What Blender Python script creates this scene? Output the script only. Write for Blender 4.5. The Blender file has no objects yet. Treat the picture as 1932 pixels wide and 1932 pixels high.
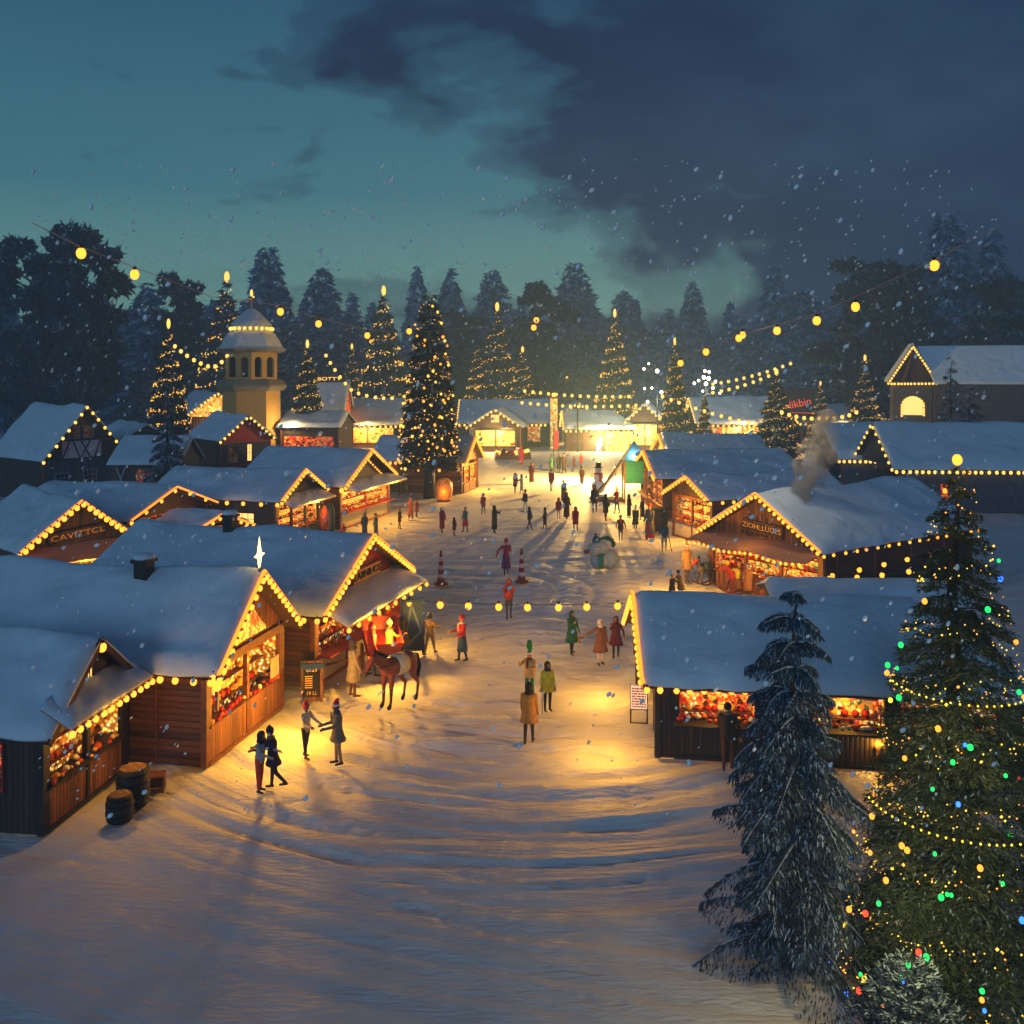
import bpy, math, random
import numpy as np
from mathutils import Vector, Matrix, Euler
R = math.radians
S = bpy.context.scene
C = S.collection
rnd = random.Random(7)

# ------------------------------------------------------------------ camera
CAMH, FPX, CX, CY = 10.7, 1800.0, 966.0, 700.0       # camera height, focal length and horizon in picture units (picture 1932 wide)
cam = bpy.data.objects.new('camera', bpy.data.cameras.new('camera')); C.objects.link(cam)
cam.location = (0, 0, CAMH); cam.rotation_euler = (R(90), 0, 0)
cam.data.sensor_width = 36; cam.data.lens = 36*FPX/1932
cam.data.shift_y = -(966-CY)/1932
cam.data.clip_start = .1; cam.data.clip_end = 3000
S.camera = cam
# ------------------------------------------------------------------ world
def hexc(h):
    h = h.lstrip('#'); o = []
    for i in (0, 2, 4):
        c = int(h[i:i+2], 16)/255
        o.append(c/12.92 if c <= .04045 else ((c+.055)/1.055)**2.4)
    return (o[0], o[1], o[2], 1)
W = bpy.data.worlds.new("World"); S.world = W; W.use_nodes = True
nt = W.node_tree; nt.nodes.clear()
def N(nt, typ, **kw):
    n = nt.nodes.new(typ)
    for k, v in kw.items():
        if k.startswith('i_'): n.inputs[int(k[2:])].default_value = v
        else: setattr(n, k, v)
    return n
def mth(nt, op, a, b=None, clamp=False):
    n = nt.nodes.new('ShaderNodeMath'); n.operation = op; n.use_clamp = clamp
    for i, x in enumerate((a, b)):
        if x is None: continue
        if isinstance(x, (int, float)): n.inputs[i].default_value = x
        else: nt.links.new(x, n.inputs[i])
    return n.outputs[0]
def mixc(nt, f, a, b, blend='MIX'):
    n = nt.nodes.new('ShaderNodeMix'); n.data_type = 'RGBA'; n.blend_type = blend
    for i, x in ((0, f), (6, a), (7, b)):
        if isinstance(x, (int, float, tuple)): n.inputs[i].default_value = x
        else: nt.links.new(x, n.inputs[i])
    return n.outputs[2]
def ramp(nt, fac, stops, interp='LINEAR'):
    n = nt.nodes.new('ShaderNodeValToRGB'); nt.links.new(fac, n.inputs[0]); cr = n.color_ramp; cr.interpolation = interp
    while len(cr.elements) < len(stops): cr.elements.new(.5)
    for e, (p, c) in zip(cr.elements, stops): e.position = p; e.color = c
    return n.outputs[0]
tc = N(nt, 'ShaderNodeTexCoord'); sep = N(nt, 'ShaderNodeSeparateXYZ'); nt.links.new(tc.outputs['Generated'], sep.inputs[0])
mp = N(nt, 'ShaderNodeMapping'); nt.links.new(tc.outputs['Generated'], mp.inputs[0]); mp.inputs['Scale'].default_value = (1, 1, 2.2); mp.inputs['Location'].default_value = (.35, 0, .62)
n1 = N(nt, 'ShaderNodeTexNoise'); n1.inputs['Scale'].default_value = 4.6; n1.inputs['Detail'].default_value = 8; n1.inputs['Roughness'].default_value = .55; n1.inputs['Distortion'].default_value = .25
nt.links.new(mp.outputs[0], n1.inputs['Vector'])
n2 = N(nt, 'ShaderNodeTexNoise'); n2.inputs['Scale'].default_value = 3.0; n2.inputs['Detail'].default_value = 6
nt.links.new(mp.outputs[0], n2.inputs['Vector'])
# cloud cover grows to the right of the view and away from the zenith-left gap
cov = mth(nt, 'ADD', mth(nt, 'MULTIPLY', sep.outputs[0], .80), mth(nt, 'MULTIPLY', n1.outputs[0], 1.35))
cov = mth(nt, 'ADD', cov, mth(nt, 'MULTIPLY', mth(nt, 'ABSOLUTE', mth(nt, 'SUBTRACT', sep.outputs[2], .10)), .25))
cl = ramp(nt, cov, [(.57, (0, 0, 0, 1)), (.66, (.45, .45, .45, 1)), (.80, (1, 1, 1, 1))], 'EASE')
clear = ramp(nt, sep.outputs[2], [(0, hexc('7fae98')), (.07, hexc('78ab9e')), (.18, hexc('427a88')), (.4, hexc('26506e')), (1, hexc('28507a'))])
cloudc = ramp(nt, n2.outputs[0], [(.3, hexc('0c1c36')), (.55, hexc('1b2f4e')), (.75, hexc('2a4862'))])
skymix = mixc(nt, cl, clear, cloudc)
sky = N(nt, 'ShaderNodeTexSky'); sky.sky_type = 'NISHITA'; sky.sun_disc = False
SUN_EL, SUN_AZ = R(15), R(196)
sky.sun_elevation = SUN_EL; sky.sun_rotation = SUN_AZ
add = mixc(nt, .0022, skymix, sky.outputs[0], 'ADD')
bg = N(nt, 'ShaderNodeBackground'); bg.inputs[1].default_value = 1.0; nt.links.new(add, bg.inputs[0])
wo = N(nt, 'ShaderNodeOutputWorld'); nt.links.new(bg.outputs[0], wo.inputs[0])
# moonlight: one weak cool lamp
sun = bpy.data.objects.new('moon', bpy.data.lights.new('moon', 'SUN')); C.objects.link(sun)
sun.data.energy = .72; sun.data.angle = R(14); sun.data.color = (.36, .62, 1)
sun.rotation_euler = (R(90)-SUN_EL, 0, R(180)-SUN_AZ)
# ------------------------------------------------------------------ render
S.view_settings.view_transform = 'Standard'; S.view_settings.look = 'None'; S.view_settings.exposure = 0; S.view_settings.gamma = 1
cy = S.cycles
cy.max_bounces = 4; cy.diffuse_bounces = 2; cy.glossy_bounces = 2; cy.transmission_bounces = 2; cy.volume_bounces = 0; cy.transparent_max_bounces = 6
cy.use_adaptive_sampling = True; cy.adaptive_threshold = .03; cy.use_denoising = True; cy.sample_clamp_indirect = 3; cy.use_light_tree = True
cy.caustics_reflective = False; cy.caustics_refractive = False
try: cy.volume_step_rate = 4; cy.volume_max_steps = 64
except Exception: pass

# ------------------------------------------------------------------ helpers
def PZ(vx, vy, z=0.0):
    Y = FPX*(CAMH-z)/(vy-CY); return Vector(((vx-CX)*Y/FPX, Y, z))
def PY(vx, vy, Y): return Vector(((vx-CX)*Y/FPX, Y, CAMH-(vy-CY)*Y/FPX))
def vnoise(x, y, seed=0):
    x = np.asarray(x, float); y = np.asarray(y, float)
    xi = np.floor(x).astype(np.int64); yi = np.floor(y).astype(np.int64); fx = x-xi; fy = y-yi
    fx = fx*fx*(3-2*fx); fy = fy*fy*(3-2*fy)
    def h(a, b):
        n = (a*374761393+b*668265263+seed*982451653) & 0x7fffffff
        n = ((n ^ (n >> 13))*1274126177) & 0x7fffffff
        n = n ^ (n >> 16)
        return (n & 0xffff)/65535.0
    return (h(xi, yi)*(1-fx)+h(xi+1, yi)*fx)*(1-fy)+(h(xi, yi+1)*(1-fx)+h(xi+1, yi+1)*fx)*fy*1.0
class MB:
    def __init__(s): s.v = []; s.f = []; s.m = []
    def add(s, vs, fs, m=0):
        b = len(s.v); s.v += [tuple(v) for v in vs]
        for f in fs: s.f.append(tuple(i+b for i in f)); s.m.append(m)
    def box(s, lo, hi, m=0, M=None):
        x0, y0, z0 = lo; x1, y1, z1 = hi
        vs = [Vector(p) for p in ((x0,y0,z0),(x1,y0,z0),(x1,y1,z0),(x0,y1,z0),(x0,y0,z1),(x1,y0,z1),(x1,y1,z1),(x0,y1,z1))]
        if M: vs = [M @ v for v in vs]
        s.add(vs, [(0,3,2,1),(4,5,6,7),(0,1,5,4),(1,2,6,5),(2,3,7,6),(3,0,4,7)], m)
    def bar(s, a, b, w, h, m=0):                      # box beam between two points
        a = Vector(a); b = Vector(b); d = b-a; L = d.length
        if L < 1e-6: return
        M = Matrix.Translation(a) @ d.to_track_quat('X', 'Z').to_matrix().to_4x4()
        s.box((0, -w/2, -h/2), (L, w/2, h/2), m, M)
    def tube(s, a, b, r0, r1=None, n=8, m=0, caps=True):
        if r1 is None: r1 = r0
        a = Vector(a); b = Vector(b); d = b-a
        if d.length < 1e-6: return
        q = d.to_track_quat('Z', 'Y'); vs = []
        for p, r in ((a, r0), (b, r1)):
            for i in range(n):
                t = 2*math.pi*i/n; vs.append(p+q @ Vector((r*math.cos(t), r*math.sin(t), 0)))
        fs = [(i, (i+1) % n, n+(i+1) % n, n+i) for i in range(n)]
        if caps: fs += [tuple(range(n-1, -1, -1)), tuple(range(n, 2*n))]
        s.add(vs, fs, m)
    def ell(s, c, r, nu=10, nv=7, m=0, M=None):
        if isinstance(r, (int, float)): r = (r, r, r)
        vs = [Vector((0, 0, r[2]))]
        for j in range(1, nv):
            p = math.pi*j/nv
            for i in range(nu):
                t = 2*math.pi*i/nu; vs.append(Vector((r[0]*math.sin(p)*math.cos(t), r[1]*math.sin(p)*math.sin(t), r[2]*math.cos(p))))
        vs.append(Vector((0, 0, -r[2])))
        fs = [(0, 1+i, 1+(i+1) % nu) for i in range(nu)]
        for j in range(nv-2):
            for i in range(nu):
                a = 1+j*nu+i; b = 1+j*nu+(i+1) % nu; fs.append((a, a+nu, b+nu, b))
        L = len(vs)-1; o = 1+(nv-2)*nu
        fs += [(L, o+(i+1) % nu, o+i) for i in range(nu)]
        if M: vs = [M @ v for v in vs]
        c = Vector(c); s.add([v+c for v in vs], fs, m)
    def lathe(s, prof, n=12, c=(0, 0, 0), m=0, rot=0.0, fold=None):
        vs = []; c = Vector(c)
        for r, z in prof:
            for i in range(n):
                t = 2*math.pi*i/n+rot; rr = r*(fold(t, z) if fold else 1)
                vs.append(c+Vector((rr*math.cos(t), rr*math.sin(t), z)))
        fs = []
        for j in range(len(prof)-1):
            for i in range(n):
                fs.append((j*n+i, j*n+(i+1) % n, (j+1)*n+(i+1) % n, (j+1)*n+i))
        fs.append(tuple(range(n-1, -1, -1))); fs.append(tuple((len(prof)-1)*n+i for i in range(n)))
        s.add(vs, fs, m)
    def prism(s, poly, y0, y1, m=0, ax='y'):          # polygon (x,z) extruded in y
        n = len(poly)
        vs = [(p[0], y0, p[1]) for p in poly]+[(p[0], y1, p[1]) for p in poly]
        if ax == 'z': vs = [(v[0], v[2], v[1]) for v in vs]
        fs = [tuple(range(n)), tuple(range(2*n-1, n-1, -1))]+[(i, n+i, n+(i+1) % n, (i+1) % n) for i in range(n)]
        s.add(vs, fs, m)
    def mesh(s, name, mats, smooth=False, T=None):
        me = bpy.data.meshes.new(name); vs = s.v
        if T is not None: vs = [tuple(T @ Vector(v)) for v in vs]
        me.from_pydata(vs, [], s.f); me.update()
        for m in (mats if isinstance(mats, (list, tuple)) else [mats]): me.materials.append(m)
        me.polygons.foreach_set('material_index', s.m)
        if smooth: me.polygons.foreach_set('use_smooth', [True]*len(s.f))
        return me
    def build(s, name, mats, parent=None, smooth=False, T=None):
        if not s.v: return None
        o = bpy.data.objects.new(name, s.mesh(name, mats, smooth, T)); C.objects.link(o)
        if parent: o.parent = parent
        return o
def tag(o, label=None, cat=None, group=None, kind=None):
    if label: o['label'] = label
    if cat: o['category'] = cat
    if group: o['group'] = group
    if kind: o['kind'] = kind
    return o
def thing(name, label, cat, loc=(0, 0, 0), rz=0, group=None, scale=1):
    o = bpy.data.objects.new(name, None); C.objects.link(o); o.location = loc; o.rotation_euler = (0, 0, rz)
    o.empty_display_size = .3
    if scale != 1: o.scale = (scale,)*3 if isinstance(scale, (int, float)) else scale
    return tag(o, label, cat, group)
def inst(me, name, parent, loc=(0, 0, 0), rot=None):
    o = bpy.data.objects.new(name, me); C.objects.link(o); o.location = loc
    if parent: o.parent = parent
    if rot: o.rotation_euler = rot
    return o

# ------------------------------------------------------------------ materials
def newmat(name):
    m = bpy.data.materials.new(name); m.use_nodes = True; nt = m.node_tree; nt.nodes.clear()
    out = nt.nodes.new('ShaderNodeOutputMaterial'); b = nt.nodes.new('ShaderNodeBsdfPrincipled'); nt.links.new(b.outputs[0], out.inputs[0])
    t = nt.nodes.new('ShaderNodeTexCoord')
    return m, nt, b, t
def pm(name, col, rough=.75, var=.25, scale=6, bump=.15, metal=0, bdist=.02):
    c = hexc(col) if isinstance(col, str) else (*col[:3], 1)
    m, nt, b, t = newmat(name)
    n = N(nt, 'ShaderNodeTexNoise'); n.inputs['Scale'].default_value = scale; n.inputs['Detail'].default_value = 5; nt.links.new(t.outputs['Object'], n.inputs['Vector'])
    lo = tuple(x*(1-var) for x in c[:3])+(1,); hi = tuple(min(1, x*(1+var)) for x in c[:3])+(1,)
    nt.links.new(ramp(nt, n.outputs[0], [(.3, lo), (.7, hi)]), b.inputs['Base Color'])
    b.inputs['Roughness'].default_value = rough; b.inputs['Metallic'].default_value = metal
    if bump:
        bp = N(nt, 'ShaderNodeBump'); bp.inputs['Strength'].default_value = bump; bp.inputs['Distance'].default_value = bdist
        n3 = N(nt, 'ShaderNodeTexNoise'); n3.inputs['Scale'].default_value = scale*5; n3.inputs['Detail'].default_value = 4; nt.links.new(t.outputs['Object'], n3.inputs['Vector'])
        nt.links.new(n3.outputs[0], bp.inputs['Height']); nt.links.new(bp.outputs[0], b.inputs['Normal'])
    return m
def planks(name, c1, c2, axis='z', pitch=.16, rough=.7):
    m, nt, b, t = newmat(name)
    sp = N(nt, 'ShaderNodeSeparateXYZ'); nt.links.new(t.outputs['Object'], sp.inputs[0])
    if axis == 'z': co = sp.outputs[2]
    else: co = mth(nt, 'ADD', sp.outputs[0], sp.outputs[1])
    q = mth(nt, 'DIVIDE', co, pitch); fl = mth(nt, 'FLOOR', q); fr = mth(nt, 'FRACT', q)
    wn = N(nt, 'ShaderNodeTexWhiteNoise', noise_dimensions='1D'); nt.links.new(fl, wn.inputs['W'])
    mp = N(nt, 'ShaderNodeMapping'); nt.links.new(t.outputs['Object'], mp.inputs[0]); mp.inputs['Scale'].default_value = (2, 2, 26) if axis == 'z' else (18, 18, 1.2)
    gn = N(nt, 'ShaderNodeTexNoise'); gn.inputs['Scale'].default_value = 1.6; gn.inputs['Detail'].default_value = 6; nt.links.new(mp.outputs[0], gn.inputs['Vector'])
    f = mth(nt, 'ADD', mth(nt, 'MULTIPLY', wn.outputs[0], .45), mth(nt, 'MULTIPLY', gn.outputs[0], .7))
    col = ramp(nt, f, [(.25, hexc(c1)), (.85, hexc(c2))])
    edge = mth(nt, 'MULTIPLY', mth(nt, 'MULTIPLY', fr, mth(nt, 'SUBTRACT', 1, fr)), 4)
    edge = mth(nt, 'POWER', edge, .28)
    nt.links.new(mixc(nt, mth(nt, 'SUBTRACT', 1, mth(nt, 'MULTIPLY', edge, 1.05), True), col, hexc('0c0806')), b.inputs['Base Color'])
    bp = N(nt, 'ShaderNodeBump'); bp.inputs['Strength'].default_value = .8; bp.inputs['Distance'].default_value = .035
    nt.links.new(mth(nt, 'ADD', edge, mth(nt, 'MULTIPLY', gn.outputs[0], .25)), bp.inputs['Height']); nt.links.new(bp.outputs[0], b.inputs['Normal'])
    b.inputs['Roughness'].default_value = rough
    return m
def emis(name, col, strength, sample=True):
    m = bpy.data.materials.new(name); m.use_nodes = True; nt = m.node_tree; nt.nodes.clear()
    out = nt.nodes.new('ShaderNodeOutputMaterial'); e = nt.nodes.new('ShaderNodeEmission'); e.inputs[0].default_value = hexc(col) if isinstance(col, str) else (*col, 1); e.inputs[1].default_value = strength
    nt.links.new(e.outputs[0], out.inputs[0])
    if not sample:
        m.cycles.emission_sampling = 'NONE'
    return m
def goods_mat(name, stops, scale=8, strength=2.2, seed=0.0):
    # curtains of tiny lamps and glossy wares behind the counter: the little lamps give off light
    m, nt, b, t = newmat(name)
    mp = N(nt, 'ShaderNodeMapping'); nt.links.new(t.outputs['Object'], mp.inputs[0]); mp.inputs['Location'].default_value = (seed, seed*1.7, 0)
    v = N(nt, 'ShaderNodeTexVoronoi'); v.inputs['Scale'].default_value = scale; nt.links.new(mp.outputs[0], v.inputs['Vector'])
    sp = N(nt, 'ShaderNodeSeparateColor'); nt.links.new(v.outputs['Color'], sp.inputs[0])
    big = N(nt, 'ShaderNodeTexNoise'); big.inputs['Scale'].default_value = 1.7; big.inputs['Detail'].default_value = 2; nt.links.new(mp.outputs[0], big.inputs['Vector'])
    f = mth(nt, 'ADD', mth(nt, 'MULTIPLY', sp.outputs[0], .62), mth(nt, 'SUBTRACT', mth(nt, 'MULTIPLY', big.outputs[0], 1.5), .55))
    col = ramp(nt, f, stops, 'CONSTANT')
    d = mth(nt, 'SUBTRACT', 1, mth(nt, 'MULTIPLY', v.outputs['Distance'], 1.75), True)
    d = mth(nt, 'POWER', d, 1.6)
    nt.links.new(col, b.inputs['Base Color']); b.inputs['Roughness'].default_value = .35
    nt.links.new(col, b.inputs['Emission Color'])
    nt.links.new(mth(nt, 'MULTIPLY', d, strength), b.inputs['Emission Strength'])
    m.cycles.emission_sampling = 'NONE'
    return m
def snow_mat(name, bump=.35, scale=1.2, col='e6edf2'):
    m, nt, b, t = newmat(name)
    n = N(nt, 'ShaderNodeTexNoise'); n.inputs['Scale'].default_value = scale; n.inputs['Detail'].default_value = 6; nt.links.new(t.outputs['Object'], n.inputs['Vector'])
    nt.links.new(ramp(nt, n.outputs[0], [(.3, tuple(x*.86 for x in hexc(col)[:3])+(1,)), (.7, hexc(col))]), b.inputs['Base Color'])
    b.inputs['Roughness'].default_value = .6
    n3 = N(nt, 'ShaderNodeTexNoise'); n3.inputs['Scale'].default_value = scale*22; n3.inputs['Detail'].default_value = 5; nt.links.new(t.outputs['Object'], n3.inputs['Vector'])
    bp = N(nt, 'ShaderNodeBump'); bp.inputs['Strength'].default_value = bump; bp.inputs['Distance'].default_value = .03
    nt.links.new(n3.outputs[0], bp.inputs['Height'])
    n4 = N(nt, 'ShaderNodeTexNoise'); n4.inputs['Scale'].default_value = .55; n4.inputs['Detail'].default_value = 3; n4.inputs['Distortion'].default_value = .7; nt.links.new(t.outputs['Object'], n4.inputs['Vector'])
    b2 = N(nt, 'ShaderNodeBump'); b2.inputs['Strength'].default_value = .55; b2.inputs['Distance'].default_value = .35
    nt.links.new(n4.outputs[0], b2.inputs['Height']); nt.links.new(bp.outputs[0], b2.inputs['Normal']); nt.links.new(b2.outputs[0], b.inputs['Normal'])
    return m
M = {}
M['snow'] = snow_mat('roof_snow', .25, .9, 'ccdce8')
M['gsnow'] = snow_mat('trodden_snow', .45, 1.1, 'dcdad8')
_nt = M['gsnow'].node_tree; _b = [n for n in _nt.nodes if n.type == 'BSDF_PRINCIPLED'][0]; _t = [n for n in _nt.nodes if n.type == 'TEX_COORD'][0]; _bp0 = [n for n in _nt.nodes if n.type == 'BUMP'][0]
_mp = N(_nt, 'ShaderNodeMapping'); _nt.links.new(_t.outputs['Object'], _mp.inputs[0]); _mp.inputs['Scale'].default_value = (1.6, 6.5, 1); _mp.inputs['Rotation'].default_value = (0, 0, .12)
_n = N(_nt, 'ShaderNodeTexNoise'); _n.inputs['Scale'].default_value = 1.4; _n.inputs['Detail'].default_value = 4; _n.inputs['Distortion'].default_value = .4; _nt.links.new(_mp.outputs[0], _n.inputs['Vector'])
_bp = N(_nt, 'ShaderNodeBump'); _bp.inputs['Strength'].default_value = .9; _bp.inputs['Distance'].default_value = .07
_v = N(_nt, 'ShaderNodeTexVoronoi'); _v.inputs['Scale'].default_value = 1.9; _v.feature = 'SMOOTH_F1'; _nt.links.new(_t.outputs['Object'], _v.inputs['Vector'])
_msk = N(_nt, 'ShaderNodeTexNoise'); _msk.inputs['Scale'].default_value = .35; _nt.links.new(_t.outputs['Object'], _msk.inputs['Vector'])
_dent = mth(_nt, 'MULTIPLY', mth(_nt, 'MINIMUM', _v.outputs['Distance'], .28), mth(_nt, 'MULTIPLY', mth(_nt, 'SUBTRACT', _msk.outputs[0], .35, True), 9.0))
_sp = N(_nt, 'ShaderNodeSeparateXYZ'); _nt.links.new(_t.outputs['Object'], _sp.inputs[0])
_h = mth(_nt, 'ADD', _n.outputs[0], _dent)
for _cx, _cy, _f, _r0, _r1 in ((.7, 35.0, 1.5, 3.0, 18.0), (-4.0, 90.0, .9, 14.0, 55.0)):
    # curved tracks swept round the square by sleighs
    _dx = mth(_nt, 'SUBTRACT', _sp.outputs[0], _cx); _dy = mth(_nt, 'SUBTRACT', _sp.outputs[1], _cy)
    _r = mth(_nt, 'SQRT', mth(_nt, 'ADD', mth(_nt, 'MULTIPLY', _dx, _dx), mth(_nt, 'MULTIPLY', _dy, _dy))); _th = mth(_nt, 'ARCTAN2', _dy, _dx)
    _cb = N(_nt, 'ShaderNodeCombineXYZ'); _nt.links.new(mth(_nt, 'MULTIPLY', _r, _f), _cb.inputs[0]); _nt.links.new(mth(_nt, 'MULTIPLY', _th, .9), _cb.inputs[1])
    _tn = N(_nt, 'ShaderNodeTexNoise'); _tn.inputs['Scale'].default_value = 1.5; _tn.inputs['Detail'].default_value = 3; _nt.links.new(_cb.outputs[0], _tn.inputs['Vector'])
    _w = mth(_nt, 'MULTIPLY', mth(_nt, 'DIVIDE', mth(_nt, 'SUBTRACT', _r, _r0), 2.0, True), mth(_nt, 'DIVIDE', mth(_nt, 'SUBTRACT', _r1, _r), 4.0, True))
    _h = mth(_nt, 'ADD', _h, mth(_nt, 'MULTIPLY', mth(_nt, 'MULTIPLY', _tn.outputs[0], _w), 3.2 if _cx > 0 else 4.0))
_nt.links.new(_h, _bp.inputs['Height']); _nt.links.new(_bp0.outputs[0], _bp.inputs['Normal']); _nt.links.new(_bp.outputs[0], _b.inputs['Normal'])
M['flake'] = pm('snowflake', 'f6f8fa', .5, .02, 3, 0)
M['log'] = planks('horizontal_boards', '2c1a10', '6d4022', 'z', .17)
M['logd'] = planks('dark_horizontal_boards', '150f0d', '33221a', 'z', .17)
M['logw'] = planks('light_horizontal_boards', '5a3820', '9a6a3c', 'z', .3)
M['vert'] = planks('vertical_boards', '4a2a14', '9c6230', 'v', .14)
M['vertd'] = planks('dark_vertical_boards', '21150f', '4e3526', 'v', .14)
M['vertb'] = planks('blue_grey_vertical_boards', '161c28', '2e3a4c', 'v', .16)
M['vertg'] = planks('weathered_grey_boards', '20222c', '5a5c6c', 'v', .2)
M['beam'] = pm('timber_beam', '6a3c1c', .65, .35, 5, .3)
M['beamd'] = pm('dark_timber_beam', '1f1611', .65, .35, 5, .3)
M['deck'] = pm('roof_deck', '3c2416', .8, .3, 5, .3)
M['red'] = pm('red_paint', '8c1c18', .5, .2, 6, .1)
M['cream'] = pm('cream_panel', 'b8a890', .7, .1, 6, .1)
M['canvas'] = pm('awning_canvas', 'a8785a', .8, .1, 6, .1)
M['iron'] = pm('dark_iron', '14161a', .5, .3, 9, .1, .6)
M['cable'] = pm('cable_rubber', '1a1614', .6, .1, 9, 0)
M['stone'] = pm('grey_stone', '4c4a4e', .85, .35, 3, .5)
M['plaster'] = pm('half_timber_plaster', 'cfc4d0', .85, .15, 3, .2)
M['towerwall'] = pm('ochre_tower_plaster', 'ae8c44', .8, .10, 1.2, .15)
M['towertrim'] = pm('tower_trim', '6d6c60', .7, .15, 3, .1)
M['towerroof'] = pm('frosted_tower_roof', 'b8bfc6', .6, .12, 2, .2)
M['dark'] = pm('dark_opening', '070608', .8, .2, 3, 0)
M['glassd'] = pm('dark_window_glass', '0b0e14', .15, .2, 3, 0)
M['bulb'] = emis('warm_bulb', (1, .33, .03), 3.0)
M['halo'] = emis('bulb_halo', (1, .21, .015), 3.0)  # emissive orange imitating the halo around the gable bulbs
M['bulbstar'] = emis('yellow_star', (1, .62, .16), 6)
M['bulbf'] = emis('far_warm_bulb', (1, .52, .09), 2.4, False)
M['bulbw'] = emis('white_bulb', (1, .85, .55), 9)
M['spark'] = emis('tiny_tree_lamp', (1, .55, .08), 2.2, False)
M['sparko'] = emis('tiny_orange_lamp', (1, .36, .04), 2.2, False)
M['bulb_red'] = emis('red_tree_lamp', (1, .045, .02), 3.2, False)
M['bulb_green'] = emis('green_tree_lamp', (.02, 1, .16), 1.7, False)
M['bulb_blue'] = emis('blue_tree_lamp', (.03, .16, 1), 3.5, False)
M['bulb_yellow'] = emis('yellow_tree_lamp', (1, .72, .05), 2.2, False)
M['bulb_orange'] = emis('orange_tree_lamp', (1, .30, .03), 2.6, False)
M['winlit'] = emis('lit_window', (1, .5, .14), 2.2)
M['neon'] = emis('red_neon', (1, .10, .04), 1.1, False)
M['signtext'] = pm('gilt_lettering', 'd8a440', .4, .1, 6, 0, .3)
Yl, Or, Rd, Dk, Cr, Gr = (1, .55, .10, 1), (1, .30, .04, 1), (.75, .05, .02, 1), (.05, .02, .01, 1), (1, .74, .3, 1), (.10, .22, .10, 1)
M['g_yellow'] = goods_mat('yellow_wares', [(0, Dk), (.2, Or), (.34, Yl), (.55, Cr), (.72, Yl), (.9, Rd)], 8, 3.4)
M['g_red'] = goods_mat('red_wares', [(0, Dk), (.22, Rd), (.36, Or), (.5, Rd), (.62, Yl), (.78, Cr)], 9, 3.0, 3.1)
M['g_mix'] = goods_mat('mixed_wares', [(0, Dk), (.25, Rd), (.36, Or), (.47, Yl), (.7, Cr), (.82, Gr)], 7, 3.2, 7.7)
M['g_far'] = goods_mat('far_wares', [(0, Dk), (.16, Or), (.3, Yl), (.6, Cr), (.8, Yl)], 3.2, 2.6, 1.3)
M['g_farr'] = goods_mat('far_red_wares', [(0, Dk), (.2, Or), (.34, Rd), (.5, Yl), (.65, Cr)], 3.4, 2.2, 5.3)
M['g_dim'] = goods_mat('dim_red_wares', [(0, Dk), (.35, Rd), (.6, Or)], 4, 1.0, 2.3)
M['needle'] = pm('fir_needles', '1e2f24', .7, .5, .9, .0)
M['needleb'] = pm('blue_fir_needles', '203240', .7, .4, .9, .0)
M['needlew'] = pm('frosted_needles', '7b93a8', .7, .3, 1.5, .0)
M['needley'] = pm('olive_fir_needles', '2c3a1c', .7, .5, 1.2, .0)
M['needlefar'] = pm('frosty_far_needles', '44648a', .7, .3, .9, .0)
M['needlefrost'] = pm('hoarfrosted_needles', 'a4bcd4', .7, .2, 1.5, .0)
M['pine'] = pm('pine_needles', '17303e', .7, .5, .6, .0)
M['framel'] = pm('pale_window_frame', '9a96a4', .6, .15, 5, .1)
M['bark'] = pm('bark', '2a1c16', .9, .4, 6, .5)
M['barkr'] = pm('reddish_bark', '4a1e18', .9, .4, 6, .5)
_cc = {}
def cloth(h, rough=.85):
    if h not in _cc: _cc[h] = pm('cloth_'+h, h, rough, .22, 9, .15)
    return _cc[h]

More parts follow.
